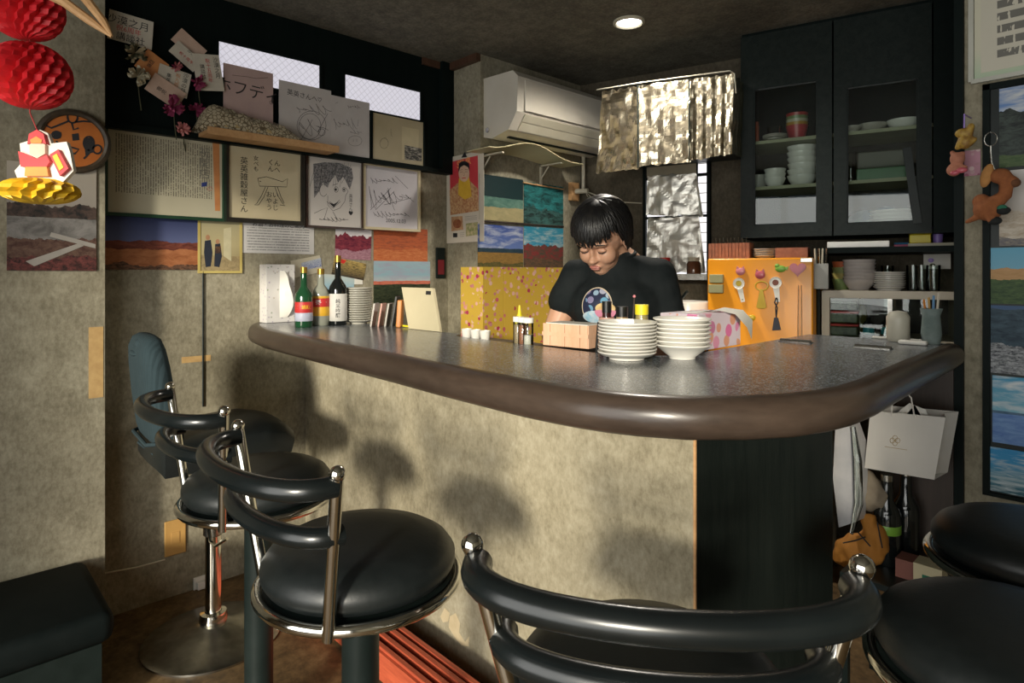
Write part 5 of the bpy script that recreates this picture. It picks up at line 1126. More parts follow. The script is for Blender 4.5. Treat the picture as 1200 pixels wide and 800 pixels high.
t = thing('sauce_squeezer', 'yellow squeeze bottle behind the spice jars', 'bottle', Vector((onz(629, 400, .99).x-.02, .085, .9926))); mk('body', M_bry, t, lambda b: lathe(b, [(0, 0), (.016, 0), (.017, .06), (.006, .085), (.003, .11), (0, .11)], 14), None, True)
# napkin basket
pa, pb = cz(637, 404), cz(689, 409)
dx = (pb-pa); ang = math.atan2(dx.y, dx.x); L_ = dx.length
nb = thing('napkin_basket', 'woven pinkish veneer basket full of white napkins on the counter', 'basket', (pa+pb)/2, ang); Hn = hpx(pb, 27); Wn = .085
M_ven = woody('pink_veneer', (.62, .36, .22), (.72, .46, .31), 20, .55, (1, 1, .2))
for k in range(6): mk('slat', M_ven, nb, lambda b: box2(b, (-L_/2+k*L_/6+.0006, -.0015 if k % 2 else -.003, 0), (-L_/2+(k+1)*L_/6-.0006, .0015, Hn), bev=.0004))
for k in range(4):
    for x in (-L_/2, L_/2): mk('slat', M_ven, nb, lambda b: box2(b, (x-.0015 if k % 2 else x-.002, k*Wn/4+.001, 0), (x+.0015 if k % 2 else x+.002, (k+1)*Wn/4-.001, Hn)))
mk('rear_wall', M_ven, nb, lambda b: box2(b, (-L_/2, Wn, 0), (L_/2, Wn+.003, Hn))); mk('bottom', M_ven, nb, lambda b: box2(b, (-L_/2, 0, 0), (L_/2, Wn, .003)))
mk('weave_band', M_ven, nb, lambda b: (box2(b, (-L_/2-.002, -.0042, Hn*.45), (L_/2+.002, -.003, Hn*.62)), box2(b, (L_/2+.002, -.0042, Hn*.45), (L_/2+.0035, Wn, Hn*.62))))
for k in range(4): o_ = mk('napkin', M_paper, None, lambda b: box2(b, (-L_/2+.004, .004, 0), (L_/2-.004, Wn-.004, .012), bev=.002), nb.matrix_basis.copy() @ TR(0, 0, .0045+.0125*k)); tag(o_, 'folded white napkin in the veneer basket'+which(k, 4), 'napkin', 'napkins in the basket')
for o_ in [x for x in COL.objects if x.name.startswith('napkin') and x.type == 'MESH' and 'category' in x]: o_.matrix_world = TR(*((pa+pb)/2)) @ RZ(ang) @ TR(0, 0, o_.matrix_world.translation.z if False else 0)
for k, o_ in enumerate([x for x in COL.objects if x.get('category') == 'napkin' and x.get('group')]): o_.matrix_world = TR(*((pa+pb)/2)) @ RZ(ang) @ TR(0, 0, .0036+(Hn+.002)/4*k)
# sauces behind the plates, on the ledge
M_soy = pm('soy_sauce', (.035, .006, .008), None, 9, .06, spec=.7); M_bcap = pm('black_cap', (.008, .009, .009), None, 9, .3)
ly = .04
def ledge(px): d = ray(px, 400); tt = (ly-CAM.y)/d.y; q = CAM+d*tt; return Vector((q.x, ly, .9926))
p = ledge(711); t = bottle('soy_bottle', 'soy sauce bottle with a black cap behind the plates', p, hpx(p, 9), hpx(p, 62), M_soy, M_bcap, cap=.20, shoulder=.38, nr=.55, label_m=[(pm('soy_label', (.45, .25, .2), None, 9), .62, .70)])
p = ledge(729); t = bottle('pepper_bottle', 'small pepper bottle with a black cap between soy and yellow-capped bottles', p, hpx(p, 8), hpx(p, 58), pm('pepper_jar', (.40, .33, .2), (.3, .2, .1), 60, .3), M_bcap, cap=.24, shoulder=.62, nr=.75)
p = ledge(752); t = bottle('oil_bottle', 'clear sauce bottle with a yellow cap behind the plates', p, hpx(p, 12), hpx(p, 63), pm('oil_clear', (.30, .25, .10), (.24, .2, .08), 9, .08, spec=.7), M_bry, cap=.17, shoulder=.42, nr=.58, label_m=[(M_lw, .18, .36), (M_bry, .12, .18)])
p = ledge(739); t = thing('chopstick_stand', 'thin dark stick leaning out of the sauce tray', 'stick', p); mk('stick', M_brownpanel, t, lambda b: tube(b, [(0, 0, 0), (.004, .01, .15)], .002, 6)); mk('tip', M_pink, t, lambda b: ball(b, (.004, .01, .15), .004, 8), None, True)
t = thing('ladle', 'black ladle handle leaning behind the napkin basket', 'ladle', ledge(700)); mk('handle', M_bcap, t, lambda b: tube(b, [(-.004, 0, 0), (.0, .005, .08)], .0035, 6))
# plates, bowls
p = cz(735, 420.5); Rp = hpx(p, 34); stp = hpx(p, 37)/9.6
stack('plate', 'white porcelain plate in the counter stack beside the bowls', 'plate', 'plates stacked on the counter', p, 10, stp, dish(Rp, .016, .004, .55, .55), M_white, 48, .0012, 4)
p = cz(799, 420); Rb = hpx(p, 33)
stack('bowl', 'white porcelain bowl in the counter stack beside the floral box', 'bowl', 'bowls stacked on the counter', p, 7, .0100, dish(Rb, .032, .004, .40, .80), M_white, 48, .0012, 6)
# floral tissue box
C0 = cz(819, 412); t = thing('tissue_box', 'pink floral tissue box lying behind the stacked bowls', 'tissue box', C0)
M_flo = flowers_mat('pink_flower_print', (.60, .52, .58), [(.60, .10, .28), (.62, .26, .42), (.60, .30, .16), (.42, .12, .36)], 26, .46)
Ht = hpx(C0, 43)
mk('carton', M_flo, t, lambda b: box2(b, (-.115, 0, 0), (0, .225, Ht), bev=.002))
mk('opening', M_paper, t, lambda b: box2(b, (-.08, .05, Ht), (-.035, .18, Ht+.001)))
def tis(b):
    pts = [(-.05, .14, Ht), (-.02, .17, Ht+.012), (.012, .215, Ht+.004), (.03, .235, Ht-.025), (.028, .22, Ht-.055)]
    L1 = [b.verts.new(q) for q in pts]; L2 = [b.verts.new((q[0]-.005+.01*i, q[1]-.05-.012*i*(1 if i < 4 else .2), q[2]-.004*i)) for i, q in enumerate(pts)]
    for i in range(4): b.faces.new((L1[i], L1[i+1], L2[i+1], L2[i]))
mk('tissue', M_paper, t, tis, None, True, 80)
pn = ledge(775); pn.y = .06
t = thing('crumpled_napkin', 'crumpled white paper napkin behind the bowls', 'napkin', pn)
def cnap(b, r=random.Random(2)):
    V = [[b.verts.new((-.055+.022*i, -.02+.02*j, .045*math.sin(PI*(i+.5)/6)*(1 if j else .4)+.03+r.uniform(-.006, .006))) for j in range(3)] for i in range(6)]
    for A, B in zip(V, V[1:]):
        for j in range(2): b.faces.new((A[j], A[j+1], B[j+1], B[j]))
    for A in V: b.verts.new((A[0].co.x, A[0].co.y, 0))
mk('sheet', M_paper, t, cnap, None, True)

# ------------------------------------------------------------------ right wall
post0 = WR.at(1119, 300)[0]
fl0 = WR.at(1152, 300, .012)[0]; fz1 = WR.at(1175, 96, .012)[1]; fz0 = WR.at(1175, 583, .012)[1]
pbd = thing('photo_board', 'tall black display board of landscape photographs on the right wall', 'board', mw=WR.mat(fl0, 0, .001))
mk('board', M_blackmetal, pbd, lambda b: box2(b, (0, fz0, 0), (.34, fz1, .010))); mk('edge_bar', M_blackwood, pbd, lambda b: (box2(b, (0, fz0, .010), (.016, fz1, .020)), box2(b, (0, fz1-.016, .010), (.34, fz1, .020)), box2(b, (0, fz0, .010), (.34, fz0+.010, .020))))
PH = [((1171, 103, 1240, 196), 'photograph of a dark mountain against blue sky on the black board', print_mat('print_mountain', [(.45, .5, .55), (.18, .3, .55), (.10, .2, .45)], [(.62, .7, 2.4, (.015, .02, .02), (.06, .08, .07), 8), (.16, .12, 4, (.04, .08, .03), (.10, .14, .06), 12)], (.6, .62, .62), cs=3)),
      ((1171, 200, 1240, 288), 'pale photograph of a white temple on the black board', print_mat('print_temple', [(.4, .36, .3), (.6, .58, .56)], [(.45, .3, 4, (.35, .28, .2), (.55, .5, .42), 9), (.12, .2, 5, (.1, .1, .12), (.3, .26, .2), 12)])),
      ((1161, 290, 1240, 356), 'photograph of tan dunes and green trees on the black board', print_mat('print_oasis', [(.25, .45, .55), (.12, .35, .5)], [(.62, .25, 3, (.42, .24, .10), (.5, .3, .14), 8), (.42, .22, 6, (.02, .05, .02), (.07, .12, .04), 14)])),
      ((1161, 358, 1240, 438), 'photograph of a dark town with white houses on the black board', print_mat('print_town', [(.10, .16, .26), (.05, .10, .2)], [(.95, .1, 4, (.012, .03, .05), (.05, .09, .12), 9), (.42, .25, 6, (.015, .02, .03), (.4, .42, .44), 22)])),
      ((1163, 441, 1240, 520), 'photograph of a pale blue lagoon on the black board', print_mat('print_lagoon', [(.5, .6, .65), (.20, .46, .6), (.06, .3, .5)], [(.48, .02, 3, (.05, .12, .2), (.12, .2, .3), 9), (.44, .03, 3, (.10, .2, .5), (.2, .35, .62), 5)], (.7, .74, .76), cs=3)),
      ((1160, 526, 1240, 578), 'photograph of blue sky above a cloud sea on the black board', print_mat('print_cloudsea', [(.02, .10, .14), (.12, .3, .4), (.06, .32, .6), (.04, .28, .58)], [], (.55, .65, .7), cs=4))]
for r_, l_, m_ in PH:
    x0, y0, x1, y1 = r_; u_0 = WR.at(x0, 300, .012)[0]; za_, zb_ = WR.at(1180, y1, .012)[1], WR.at(1180, y0, .012)[1]
    o_ = mk('landscape_photo', m_, None, lambda b: box2(b, (0, 0, 0), (.30, zb_-za_, .0015)), WR.mat(u_0, za_, .0115)); tag(o_, l_, 'photograph')
cn0 = WR.at(1137, 60, .02)[0]; cz0_ = WR.at(1165, 90, .02)[1]
nt = thing('framed_notice', 'clear framed certificate with green border high on the right wall', 'certificate', mw=WR.mat(cn0+.15, cz0_+.17, .001))
M_ntb = print_mat('notice_border', [(.42, .52, .38), (.58, .56, .44), (.58, .56, .44), (.58, .56, .44), (.30, .50, .58)], [])
mk('sheet', M_ntb, nt, lambda b: box2(b, (-.143, -.163, 0), (.143, .163, .006)))
mk('text_panel', doc_mat('notice_text', (.60, .57, .47), (.05, .05, .05), 9, 26, False, (.14, .86, .1, .66), .40, .5, .62), nt, lambda b: box2(b, (-.128, -.15, .006), (.128, .15, .007)))
def nframe(b):
    for s_ in (-1, 1): box2(b, (s_*.15-.006, -.17, 0), (s_*.15+.006, .17, .012)); box2(b, (-.15, s_*.17-.006, 0), (.15, s_*.17+.006, .012))
mk('frame', pm('pale_frame', (.50, .50, .44), None, 9, .3), nt, nframe)
text(nt, '旅 游', .034, TR(-.01, .095, .0076), M_ink, bold=.03); text(nt, '沙漠之月', .012, TR(-.02, .135, .0076), M_stem)
# plush toys on rings
def union(name, m, parent, blobs, vox=.006, mw=None, smooth_it=4):
    """one continuous surface from overlapping balls ('b', c, r) and tapered limbs ('c', pts, radii)"""
    bm = BM()
    for q in blobs:
        if q[0] == 'b': ball(bm, q[1], q[2], 16, q[3] if len(q) > 3 else None)
        else:
            tube(bm, q[1], q[2], 12)
            for p_, r_ in zip((q[1][0], q[1][-1]), (q[2][0], q[2][-1])): ball(bm, p_, r_, 12)
    bmesh.ops.recalc_face_normals(bm, faces=bm.faces)
    me = bpy.data.meshes.new(name); bm.to_mesh(me); bm.free(); tmp = bpy.data.objects.new('tmp', me); COL.objects.link(tmp)
    md = tmp.modifiers.new('r', 'REMESH'); md.mode = 'VOXEL'; md.voxel_size = vox
    ms = tmp.modifiers.new('s', 'SMOOTH'); ms.iterations = smooth_it; ms.factor = .5
    dg = bpy.context.evaluated_depsgraph_get(); dg.update()
    out = bpy.data.meshes.new_from_object(tmp.evaluated_get(dg)); bpy.data.objects.remove(tmp); bpy.data.meshes.remove(me)
    out.name = name; out.materials.clear(); out.materials.append(m); out.polygons.foreach_set('use_smooth', [True]*len(out.polygons))
    o_ = bpy.data.objects.new(name, out); COL.objects.link(o_)
    if parent: o_.parent = parent
    if mw is not None: o_.matrix_local = mw
    return o_
M_camel = pm('brown_plush', (.28, .095, .03), (.22, .07, .022), 60, .9, bump=.4, bscale=200)
ROFF = .085; KR = (WR.pt(WR.at(1150, 230, ROFF)[0], 1.3, ROFF)-CAM).dot(FW)/FPX
def wrp(px, py): u_, v_ = WR.at(px, py, ROFF); return u_, v_
cu_, cv_ = wrp(1160, 235); ck = thing('camel_plush', 'small brown camel plush hanging on a key ring from the right wall', 'toy', mw=WR.mat(cu_, cv_, ROFF))
def cp(px, py, z=0): u_, v_ = wrp(px, py); return (u_-cu_, v_-cv_, z)
k1 = KR
union('body', M_camel, ck, [('b', cp(1158, 245), (15*k1, 14*k1, 12*k1)), ('c', [cp(1165, 238), cp(1178, 228), cp(1180, 212)], [9*k1, 7*k1, 7*k1]), ('b', cp(1172, 206), (11*k1, 9*k1, 9*k1)), ('c', [cp(1178, 208), cp(1190, 213)], [7*k1, 5*k1]), ('b', cp(1150, 236), (9*k1, 9*k1, 8*k1)), ('c', [cp(1150, 252), cp(1133, 260)], [4.5*k1, 2.5*k1]), ('c', [cp(1160, 250, .012), cp(1164, 258, .016)], [6*k1, 5*k1])], .0035)
mk('muzzle', pm('dark_brown_plush', (.13, .05, .02), None, 60, .9), ck, lambda b: ball(b, cp(1189, 214), (6*k1, 5.5*k1, 6*k1)), None, True)
mk('ear', pm('tan_plush', (.42, .20, .06), None, 60, .9), ck, lambda b: ball(b, cp(1157, 206, .006), (6*k1, 14*k1, 4*k1), 14, RZ(-.25)), None, True)
for a in ((1167, 259), (1177, 247)): mk('foot', pm('black_plush%d' % a[0], (.01, .012, .012), None, 60, .9), ck, lambda b: ball(b, cp(*a, .014), (7*k1, 5*k1, 6*k1)), None, True)
mk('green_patch', pm('green_felt', (.02, .14, .08), None, 60, .9), ck, lambda b: ball(b, cp(1176, 244, .02), (5*k1, 3.5*k1, 3*k1)), None, True); mk('tag', M_lw, ck, lambda b: box(b, cp(1161, 239, .017), (11*k1, 9*k1, .001), None), RZ(.0))
mk('key_ring', M_dullchrome, ck, lambda b: (tube(b, [(cp(1161, 163)[0]+6*k1*math.cos(a), cp(1161, 163)[1]+8*k1*math.sin(a), 0) for a in [2*PI*k/20 for k in range(20)]], .0012, 6, True), tube(b, [cp(1161, 171), cp(1161, 178), cp(1162, 190), cp(1166, 200)], .002, 6), tube(b, [cp(1161, 155), (cp(1161, 152)[0], cp(1161, 152)[1], -ROFF+.022)], .0015, 6)), None, True)
gu, gv = wrp(1130, 155); gk = thing('giraffe_charm', 'yellow spotted animal charm hanging on the right wall post', 'toy', mw=WR.mat(gu, gv, ROFF)); cu_, cv_ = gu, gv
union('body', pm('yellow_spotted', (.42, .27, .04), (.20, .10, .02), 70, .6), gk, [('b', cp(1131, 166), (8*k1, 9*k1, 7*k1)), ('c', [cp(1134, 160), cp(1138, 148)], [5*k1, 4*k1]), ('b', cp(1128, 156), (8*k1, 6*k1, 6*k1)), ('c', [cp(1125, 168), cp(1122, 173)], [4*k1, 3*k1]), ('c', [cp(1136, 168), cp(1142, 163)], [4*k1, 3*k1])], .003)
mk('strap', M_pur, gk, lambda b: tube(b, [cp(1130, 150), cp(1130, 134), (cp(1130, 132)[0], cp(1130, 132)[1], -ROFF)], .002, 6))
gu, gv = wrp(1128, 195); bk_ = thing('bear_charm', 'pink bear charm beside a pink patterned card on the wall post', 'toy', mw=WR.mat(gu, gv, ROFF)); cu_, cv_ = gu, gv
union('body', pm('pink_brown_plush', (.42, .17, .10), (.34, .13, .08), 50, .8), bk_, [('b', cp(1122, 186), (8*k1, 8*k1, 7*k1)), ('b', cp(1118, 199), (8*k1, 8*k1, 7*k1)), ('c', [cp(1122, 197), cp(1131, 196)], [4*k1, 3*k1]), ('b', cp(1116, 179), (3*k1, 3*k1, 3*k1)), ('b', cp(1128, 180), (3*k1, 3*k1, 3*k1))], .003)
mk('bow', M_dkr, bk_, lambda b: (ball(b, cp(1128, 200, .012), (6*k1, 3.5*k1, 3*k1)), ball(b, cp(1120, 203, .012), (5*k1, 3*k1, 3*k1))), None, True); mk('strap', M_blackmetal, bk_, lambda b: tube(b, [cp(1121, 180), (cp(1122, 172)[0], cp(1122, 172)[1], -ROFF)], .0015, 6))
o_ = board('pink_card', 'square pink patterned card on the post behind the bear charm', 'card', WR, (1124, 176, 1149, 206), .001, .003, flowers_mat('pink_card_print', (.45, .22, .28), [(.6, .45, .45), (.3, .08, .14)], 60, .4))

# ------------------------------------------------------------------ under the counter flap
YU = PL((0, .70, 0), (1, 0, 0))
M_bag = pm('white_paper_bag', (.66, .63, .58), (.60, .57, .52), 6, .6)
def up(px, py, y=.70): d = ray(px, py); tt = (y-CAM.y)/d.y; return CAM+d*tt
P_ = [up(1013, 548), up(1095, 562), up(1108, 489), up(1020, 481)]
bo = sum(P_, Vector())/4
wbag = thing('paper_bag', 'white paper carrier bag with a gold emblem hanging under the counter flap', 'bag', bo)
def bagm(b):
    f = [b.verts.new(q-bo) for q in P_]; k_ = [b.verts.new(q-bo+Vector((.012 if i in (1, 2) else .0, .085, .004))) for i, q in enumerate(P_)]
    b.faces.new((f[0], f[1], f[2], f[3])); b.faces.new((k_[3], k_[2], k_[1], k_[0])); b.faces.new((f[0], k_[0], k_[1], f[1]))
    mr = b.verts.new((f[1].co+k_[1].co)/2+Vector((-.018, 0, 0))); mr2 = b.verts.new((f[2].co+k_[2].co)/2+Vector((-.018, 0, 0)))
    b.faces.new((f[1], mr, mr2, f[2])); b.faces.new((mr, k_[1], k_[2], mr2)); b.faces.new((f[3], k_[3], k_[0], f[0]))
mk('bag', M_bag, wbag, bagm)
bu = (P_[1]-P_[0]).normalized(); bv = (P_[3]-P_[0]).normalized()
def onbag(px, py): q = up(px, py)-bo; return q+Vector((0, -.0012, 0))
M_gld = pm('gold_print', (.42, .30, .12), None, 20, .4)
mk('emblem', M_gld, wbag, lambda b: [tube(b, [onbag(1049+5*math.cos(a+PI/4*0)*.6+dx_, 516+5*math.sin(a)*.6+dy_) for a in [2*PI*k/8 for k in range(8)]], .0007, 4, True) for dx_, dy_ in ((0, -3), (0, 3), (-3, 0), (3, 0))])
mk('brand_line', M_gld, wbag, lambda b: tube(b, [onbag(1037, 523), onbag(1063, 527)], .0008, 4))
mk('handle', M_bag, wbag, lambda b: tube(b, [onbag(1045, 487), onbag(1046, 466), onbag(1058, 455), onbag(1068, 466), onbag(1072, 489)], .002, 6), None, True)
mk('tissue_lining', M_paper, wbag, lambda b: [b.faces.new([b.verts.new(up(x, y, .73)-bo) for x, y in q]) for q in ([(1050, 484), (1066, 472), (1085, 480), (1088, 488)], [(1062, 486), (1072, 474), (1080, 488)])])
def soft(name, label, cat, blobs_px, m, y=.74, vox=.008, extra=None):
    o0 = up(*blobs_px[0][0], y); t_ = thing(name, label, cat, o0)
    B = []
    for (px, py), (rx, ry) in blobs_px: q = up(px, py, y); k2 = (q-CAM).dot(FW)/FPX; B.append(('b', tuple(q-o0), (rx*k2, min(rx, ry)*k2*.8, ry*k2)))
    sb_ = union('soft_body', m, t_, B, vox)
    for v_ in sb_.data.vertices:   # creases of slack cloth
        q = v_.co*22; v_.co += v_.normal*(abs(noise.noise(Vector((q.x*1.6, q.y, q.z*.55))))*-.016+.004+noise.noise(v_.co*55)*.003)
    if extra: extra(t_, o0)
    return t_
t = thing('wrapped_parcel', 'white parcel in clear plastic wrap standing against the dark side panel', 'parcel', up(988, 560, .66)); q0 = t.location.copy()
def parcel(b):
    L = [(979, 498), (993, 494), (1002, 520), (1004, 560), (1001, 612), (983, 618), (976, 560)]
    A = [b.verts.new(up(x, y, .66)-q0) for x, y in L]; B = [b.verts.new(up(x, y, .66)-q0+Vector((.01, .06, 0))) for x, y in L]; n = len(L)
    b.faces.new(A); b.faces.new(B[::-1])
    for i in range(n): b.faces.new((A[i], B[i], B[(i+1) % n], A[(i+1) % n]))
mk('padding', pm('white_wrap', (.55, .54, .54), (.44, .44, .45), 14, .25, bump=.5, bscale=30), t, parcel)
mk('plastic_wrap', M_glass, t, lambda b: tube(b, [up(1000, 500, .65)-q0, up(1005, 540, .65)-q0, up(1006, 590, .65)-q0, up(998, 625, .65)-q0], [.006, .012, .012, .005], 8), None, True)
M_beige = pm('beige_cloth', (.34, .28, .20), (.26, .21, .15), 20, .85, bump=.4, bscale=40)
soft('cloth_bundle', 'bundle of beige cloth below the white paper bag', 'bundle', [((1020, 578), (20, 20)), ((1012, 565), (14, 16)), ((1030, 579), (12, 13))], M_beige, .755)
M_ora = pm('orange_canvas', (.48, .20, .03), (.38, .15, .02), 14, .8, bump=.4, bscale=50)
def bagx(t_, o0):
    mk('drawstring', M_ink, t_, lambda b: (tube(b, [up(988, 636, .675)-o0, up(1003, 633, .668)-o0, up(1014, 629, .672)-o0], .002, 6), tube(b, [up(1006, 624, .675)-o0, up(1020, 640, .672)-o0], .002, 6), tube(b, [up(1028, 612, .69)-o0, up(1034, 642, .685)-o0], .002, 6)))
soft('drawstring_bag', 'orange canvas drawstring bag under the counter flap', 'bag', [((1006, 646), (25, 19)), ((1024, 634), (15, 23)), ((1018, 612), (8, 14)), ((989, 650), (13, 13))], M_ora, .725, extra=bagx)
for px, lab in ((1053, 'dark bottle with a green label under the flap'), (1067, 'dark bottle standing behind the green-labelled one')):
    pt = up(px, 575, .80); bottle('dark_bottle', lab, Vector((pt.x-.02, pt.y+(-.035 if px < 1060 else .035), .3756)), .035, pt.z-.375+.05, M_dkglass, M_dullchrome, cap=.06, shoulder=.55, nr=.4, label_m=[(M_lime, .35, .45)] if px < 1060 else None)
cr = thing('storage_crate', 'dark crate under the counter flap carrying bags and bottles', 'crate', (1.98, .76, 0)); 
mk('crate_top', M_blackmetal, cr, lambda b: box2(b, (-.06, -.15, .36), (.14, .115, .375)))
for x, y in ((-.05, -.14), (.13, -.14), (-.05, .105), (.13, .105)): mk('post', M_blackmetal, cr, lambda b: box2(b, (x-.01, y-.01, 0), (x+.01, y+.01, .36)))
pt = up(1060, 648, .69); o_ = mk('carton', pm('red_brown_card', (.20, .07, .05), None, 9, .6), None, lambda b: box2(b, (-.022, -.03, 0), (.022, .03, .05)), TR(pt.x, .72, .3756)); tag(o_, 'small red brown carton beside the orange bag', 'box')
pt = up(1088, 652, .68); o_ = mk('carton', pm('cream_card', (.52, .45, .28), None, 9, .6), None, lambda b: box2(b, (-.032, -.03, 0), (.032, .03, .06)), TR(pt.x, .70, .3756)); tag(o_, 'cream carton with a green print next to the red brown one', 'box'); mk('print', MATS['green_felt'], o_, lambda b: box2(b, (-.012, -.0306, .02), (.010, -.030, .035)))

# ------------------------------------------------------------------ ceiling downlight
pl_ = onz(737, 25, CEIL)
dl = thing('downlight', 'round recessed ceiling downlight shining above the counter', 'lamp', pl_)
mk('trim_ring', M_cream, dl, lambda b: lathe(b, [(.052, -.001), (.066, -.001), (.066, -.008), (.056, -.012), (.050, -.006), (.050, -.001)], 32), None, True)
mk('bulb', glow('lamp_face', (1.0, .97, .92), 9.0), dl, lambda b: lathe(b, [(0, -.010), (.03, -.008), (.050, -.002)], 28), None, True)
l = light('downlight_beam', 'SPOT', pl_+Vector((0, 0, -.02)), (0, 0, -1), 78, (1.0, .93, .82), spot_size=2.6, spot_blend=.8, shadow_soft_size=.05)
l.parent = dl; l.location = (0, 0, -.02); l.rotation_euler = (0, 0, 0)
# ------------------------------------------------------------------ the person behind the counter
PP = Vector((1.262, .47, 0)); PR = math.radians(24)
per = thing('person', 'person with dark bobbed hair in a black printed T-shirt looking down behind the counter', 'person', PP, PR)
M_skin = pm('skin', (.52, .30, .20), (.48, .265, .17), 8, .5, **{'Subsurface Weight': .12, 'Subsurface Radius': (.02, .008, .005)})
M_shirt = pm('black_cotton', (.007, .010, .011), (.012, .015, .016), 20, .85, spec=.15, bump=.25, bscale=60)
M_trou = pm('dark_denim', (.015, .018, .026), None, 30, .8)
M_hair = pm('black_hair', (.005, .005, .006), (.012, .011, .010), 60, .38, spec=.35, stretch=(1, 1, .15))
HC = Vector((-.022, -.105, 1.315)); HM = TR(*HC) @ Matrix.Rotation(-.22, 4, 'Z') @ Matrix.Rotation(math.radians(33), 4, 'X') @ Matrix.Rotation(.06, 4, 'Y')
def h(x, y, z): return tuple(HM @ Vector((x, y, z)))
H3 = HM.to_3x3()
def hb(c, r): return ('b', h(*c), r, H3)
SHR, SHL = Vector((-.138, -.005, 1.192)), Vector((.138, .0, 1.192))
ELR, ELL = Vector((-.212, -.045, .985)), Vector((.185, .0, .975))
WRR, WRL = Vector((-.10, -.215, .925)), Vector((.09, -.22, .92))
def hand(wr, el, s):
    d = (wr-el).normalized(); up_ = Vector((0, 0, 1)); side = d.cross(up_).normalized()*s; pal = wr+d*.055
    B = [('c', [wr, pal+d*.02], [.024, .030]), ('b', tuple(pal), (.036, .036, .019))]
    for i, (o_, L_) in enumerate(((-.027, .060), (-.009, .070), (.009, .066), (.026, .052))):
        a = pal+d*.032+side*o_; m_ = a+d*L_*.5+Vector((0, 0, -.006)); e = m_+d*L_*.32+Vector((0, 0, -.022)); B.append(('c', [a, m_, e], [.0095, .0085, .0070]))
    a = pal-side*.026-d*.012; B.append(('c', [a, a-side*.02+d*.022, a-side*.018+d*.045+Vector((0, 0, -.012))], [.0115, .010, .008]))
    return B
blobs = [('c', [(0, .0, .82), (0, .005, 1.0), (0, .0, 1.12), (0, -.005, 1.20)], [.13, .125, .125, .10]),
         ('c', [SHR, (0, 0, 1.205), SHL], [.050, .070, .050]), ('c', [(0, -.01, 1.22), (-.004, -.045, 1.275), h(0, .02, -.05)], [.060, .052, .055]),
         ('c', [SHR, (SHR+ELR)/2, ELR], [.052, .046, .039]), ('c', [SHL, (SHL+ELL)/2, ELL], [.052, .046, .039]),
         ('c', [ELR, ELR.lerp(WRR, .35), WRR], [.039, .037, .025]), ('c', [ELL, ELL.lerp(WRL, .35), WRL], [.039, .037, .025]),
         ('c', [(-.085, .01, .84), (-.095, .0, .47), (-.10, .02, .08)], [.085, .058, .042]), ('c', [(.085, .01, .84), (.095, .0, .47), (.10, .02, .08)], [.085, .058, .042]),
         hb((0, .012, .022), (.074, .092, .088)), hb((0, -.030, -.040), (.056, .056, .066)), hb((0, -.048, -.082), (.030, .030, .024)), hb((-.030, -.052, -.030), (.032, .034, .032)), hb((.030, -.052, -.030), (.032, .034, .032)),
         hb((0, -.086, -.012), (.009, .012, .022)), hb((0, -.097, -.030), (.0135, .0125, .010)), hb((-.010, -.090, -.032), (.008, .009, .007)), hb((.010, -.090, -.032), (.008, .009, .007)),
         hb((0, -.074, .022), (.055, .020, .014)), hb((0, -.084, -.060), (.019, .010, .008)), hb((-.076, .012, -.018), (.010, .020, .030)), hb((.076, .012, -.018), (.010, .020, .030))]
blobs += hand(WRR, ELR, 1)+hand(WRL, ELL, -1)
body = union('body', M_skin, per, blobs, .0048, None, 3)
# face details
def onface(x, z, d=.0): return Vector((x, -.10, z))
M_lip = pm('lips', (.42, .16, .13), None, 20, .4); M_lash = pm('lashes', (.012, .010, .010), None, 20, .6)
for s_ in (-1, 1):
    mk('eyelid', M_skin, body, lambda b: ball(b, (0, 0, 0), (.0155, .009, .008), 14), HM @ TR(s_*.030, -.077, .000), True)
    mk('eyelash', M_lash, body, lambda b: tube(b, [(-.015, .0, .001), (-.007, -.0075, -.003), (.004, -.0085, -.0035), (.015, -.002, .0)], [.0008, .0014, .0014, .0008], 6), HM @ TR(s_*.030, -.078, -.003), True)
    mk('eyebrow', M_hair, body, lambda b: tube(b, [(-.016, .004, 0), (0, -.002, .004), (.018, .006, .001)], [.0012, .0024, .0012], 6), HM @ TR(s_*.031, -.090, .022), True)
mk('lips', M_lip, body, lambda b: (ball(b, (0, 0, .003), (.019, .006, .0042), 14), ball(b, (0, .001, -.004), (.016, .006, .005), 14)), HM @ TR(0, -.091, -.058), True)
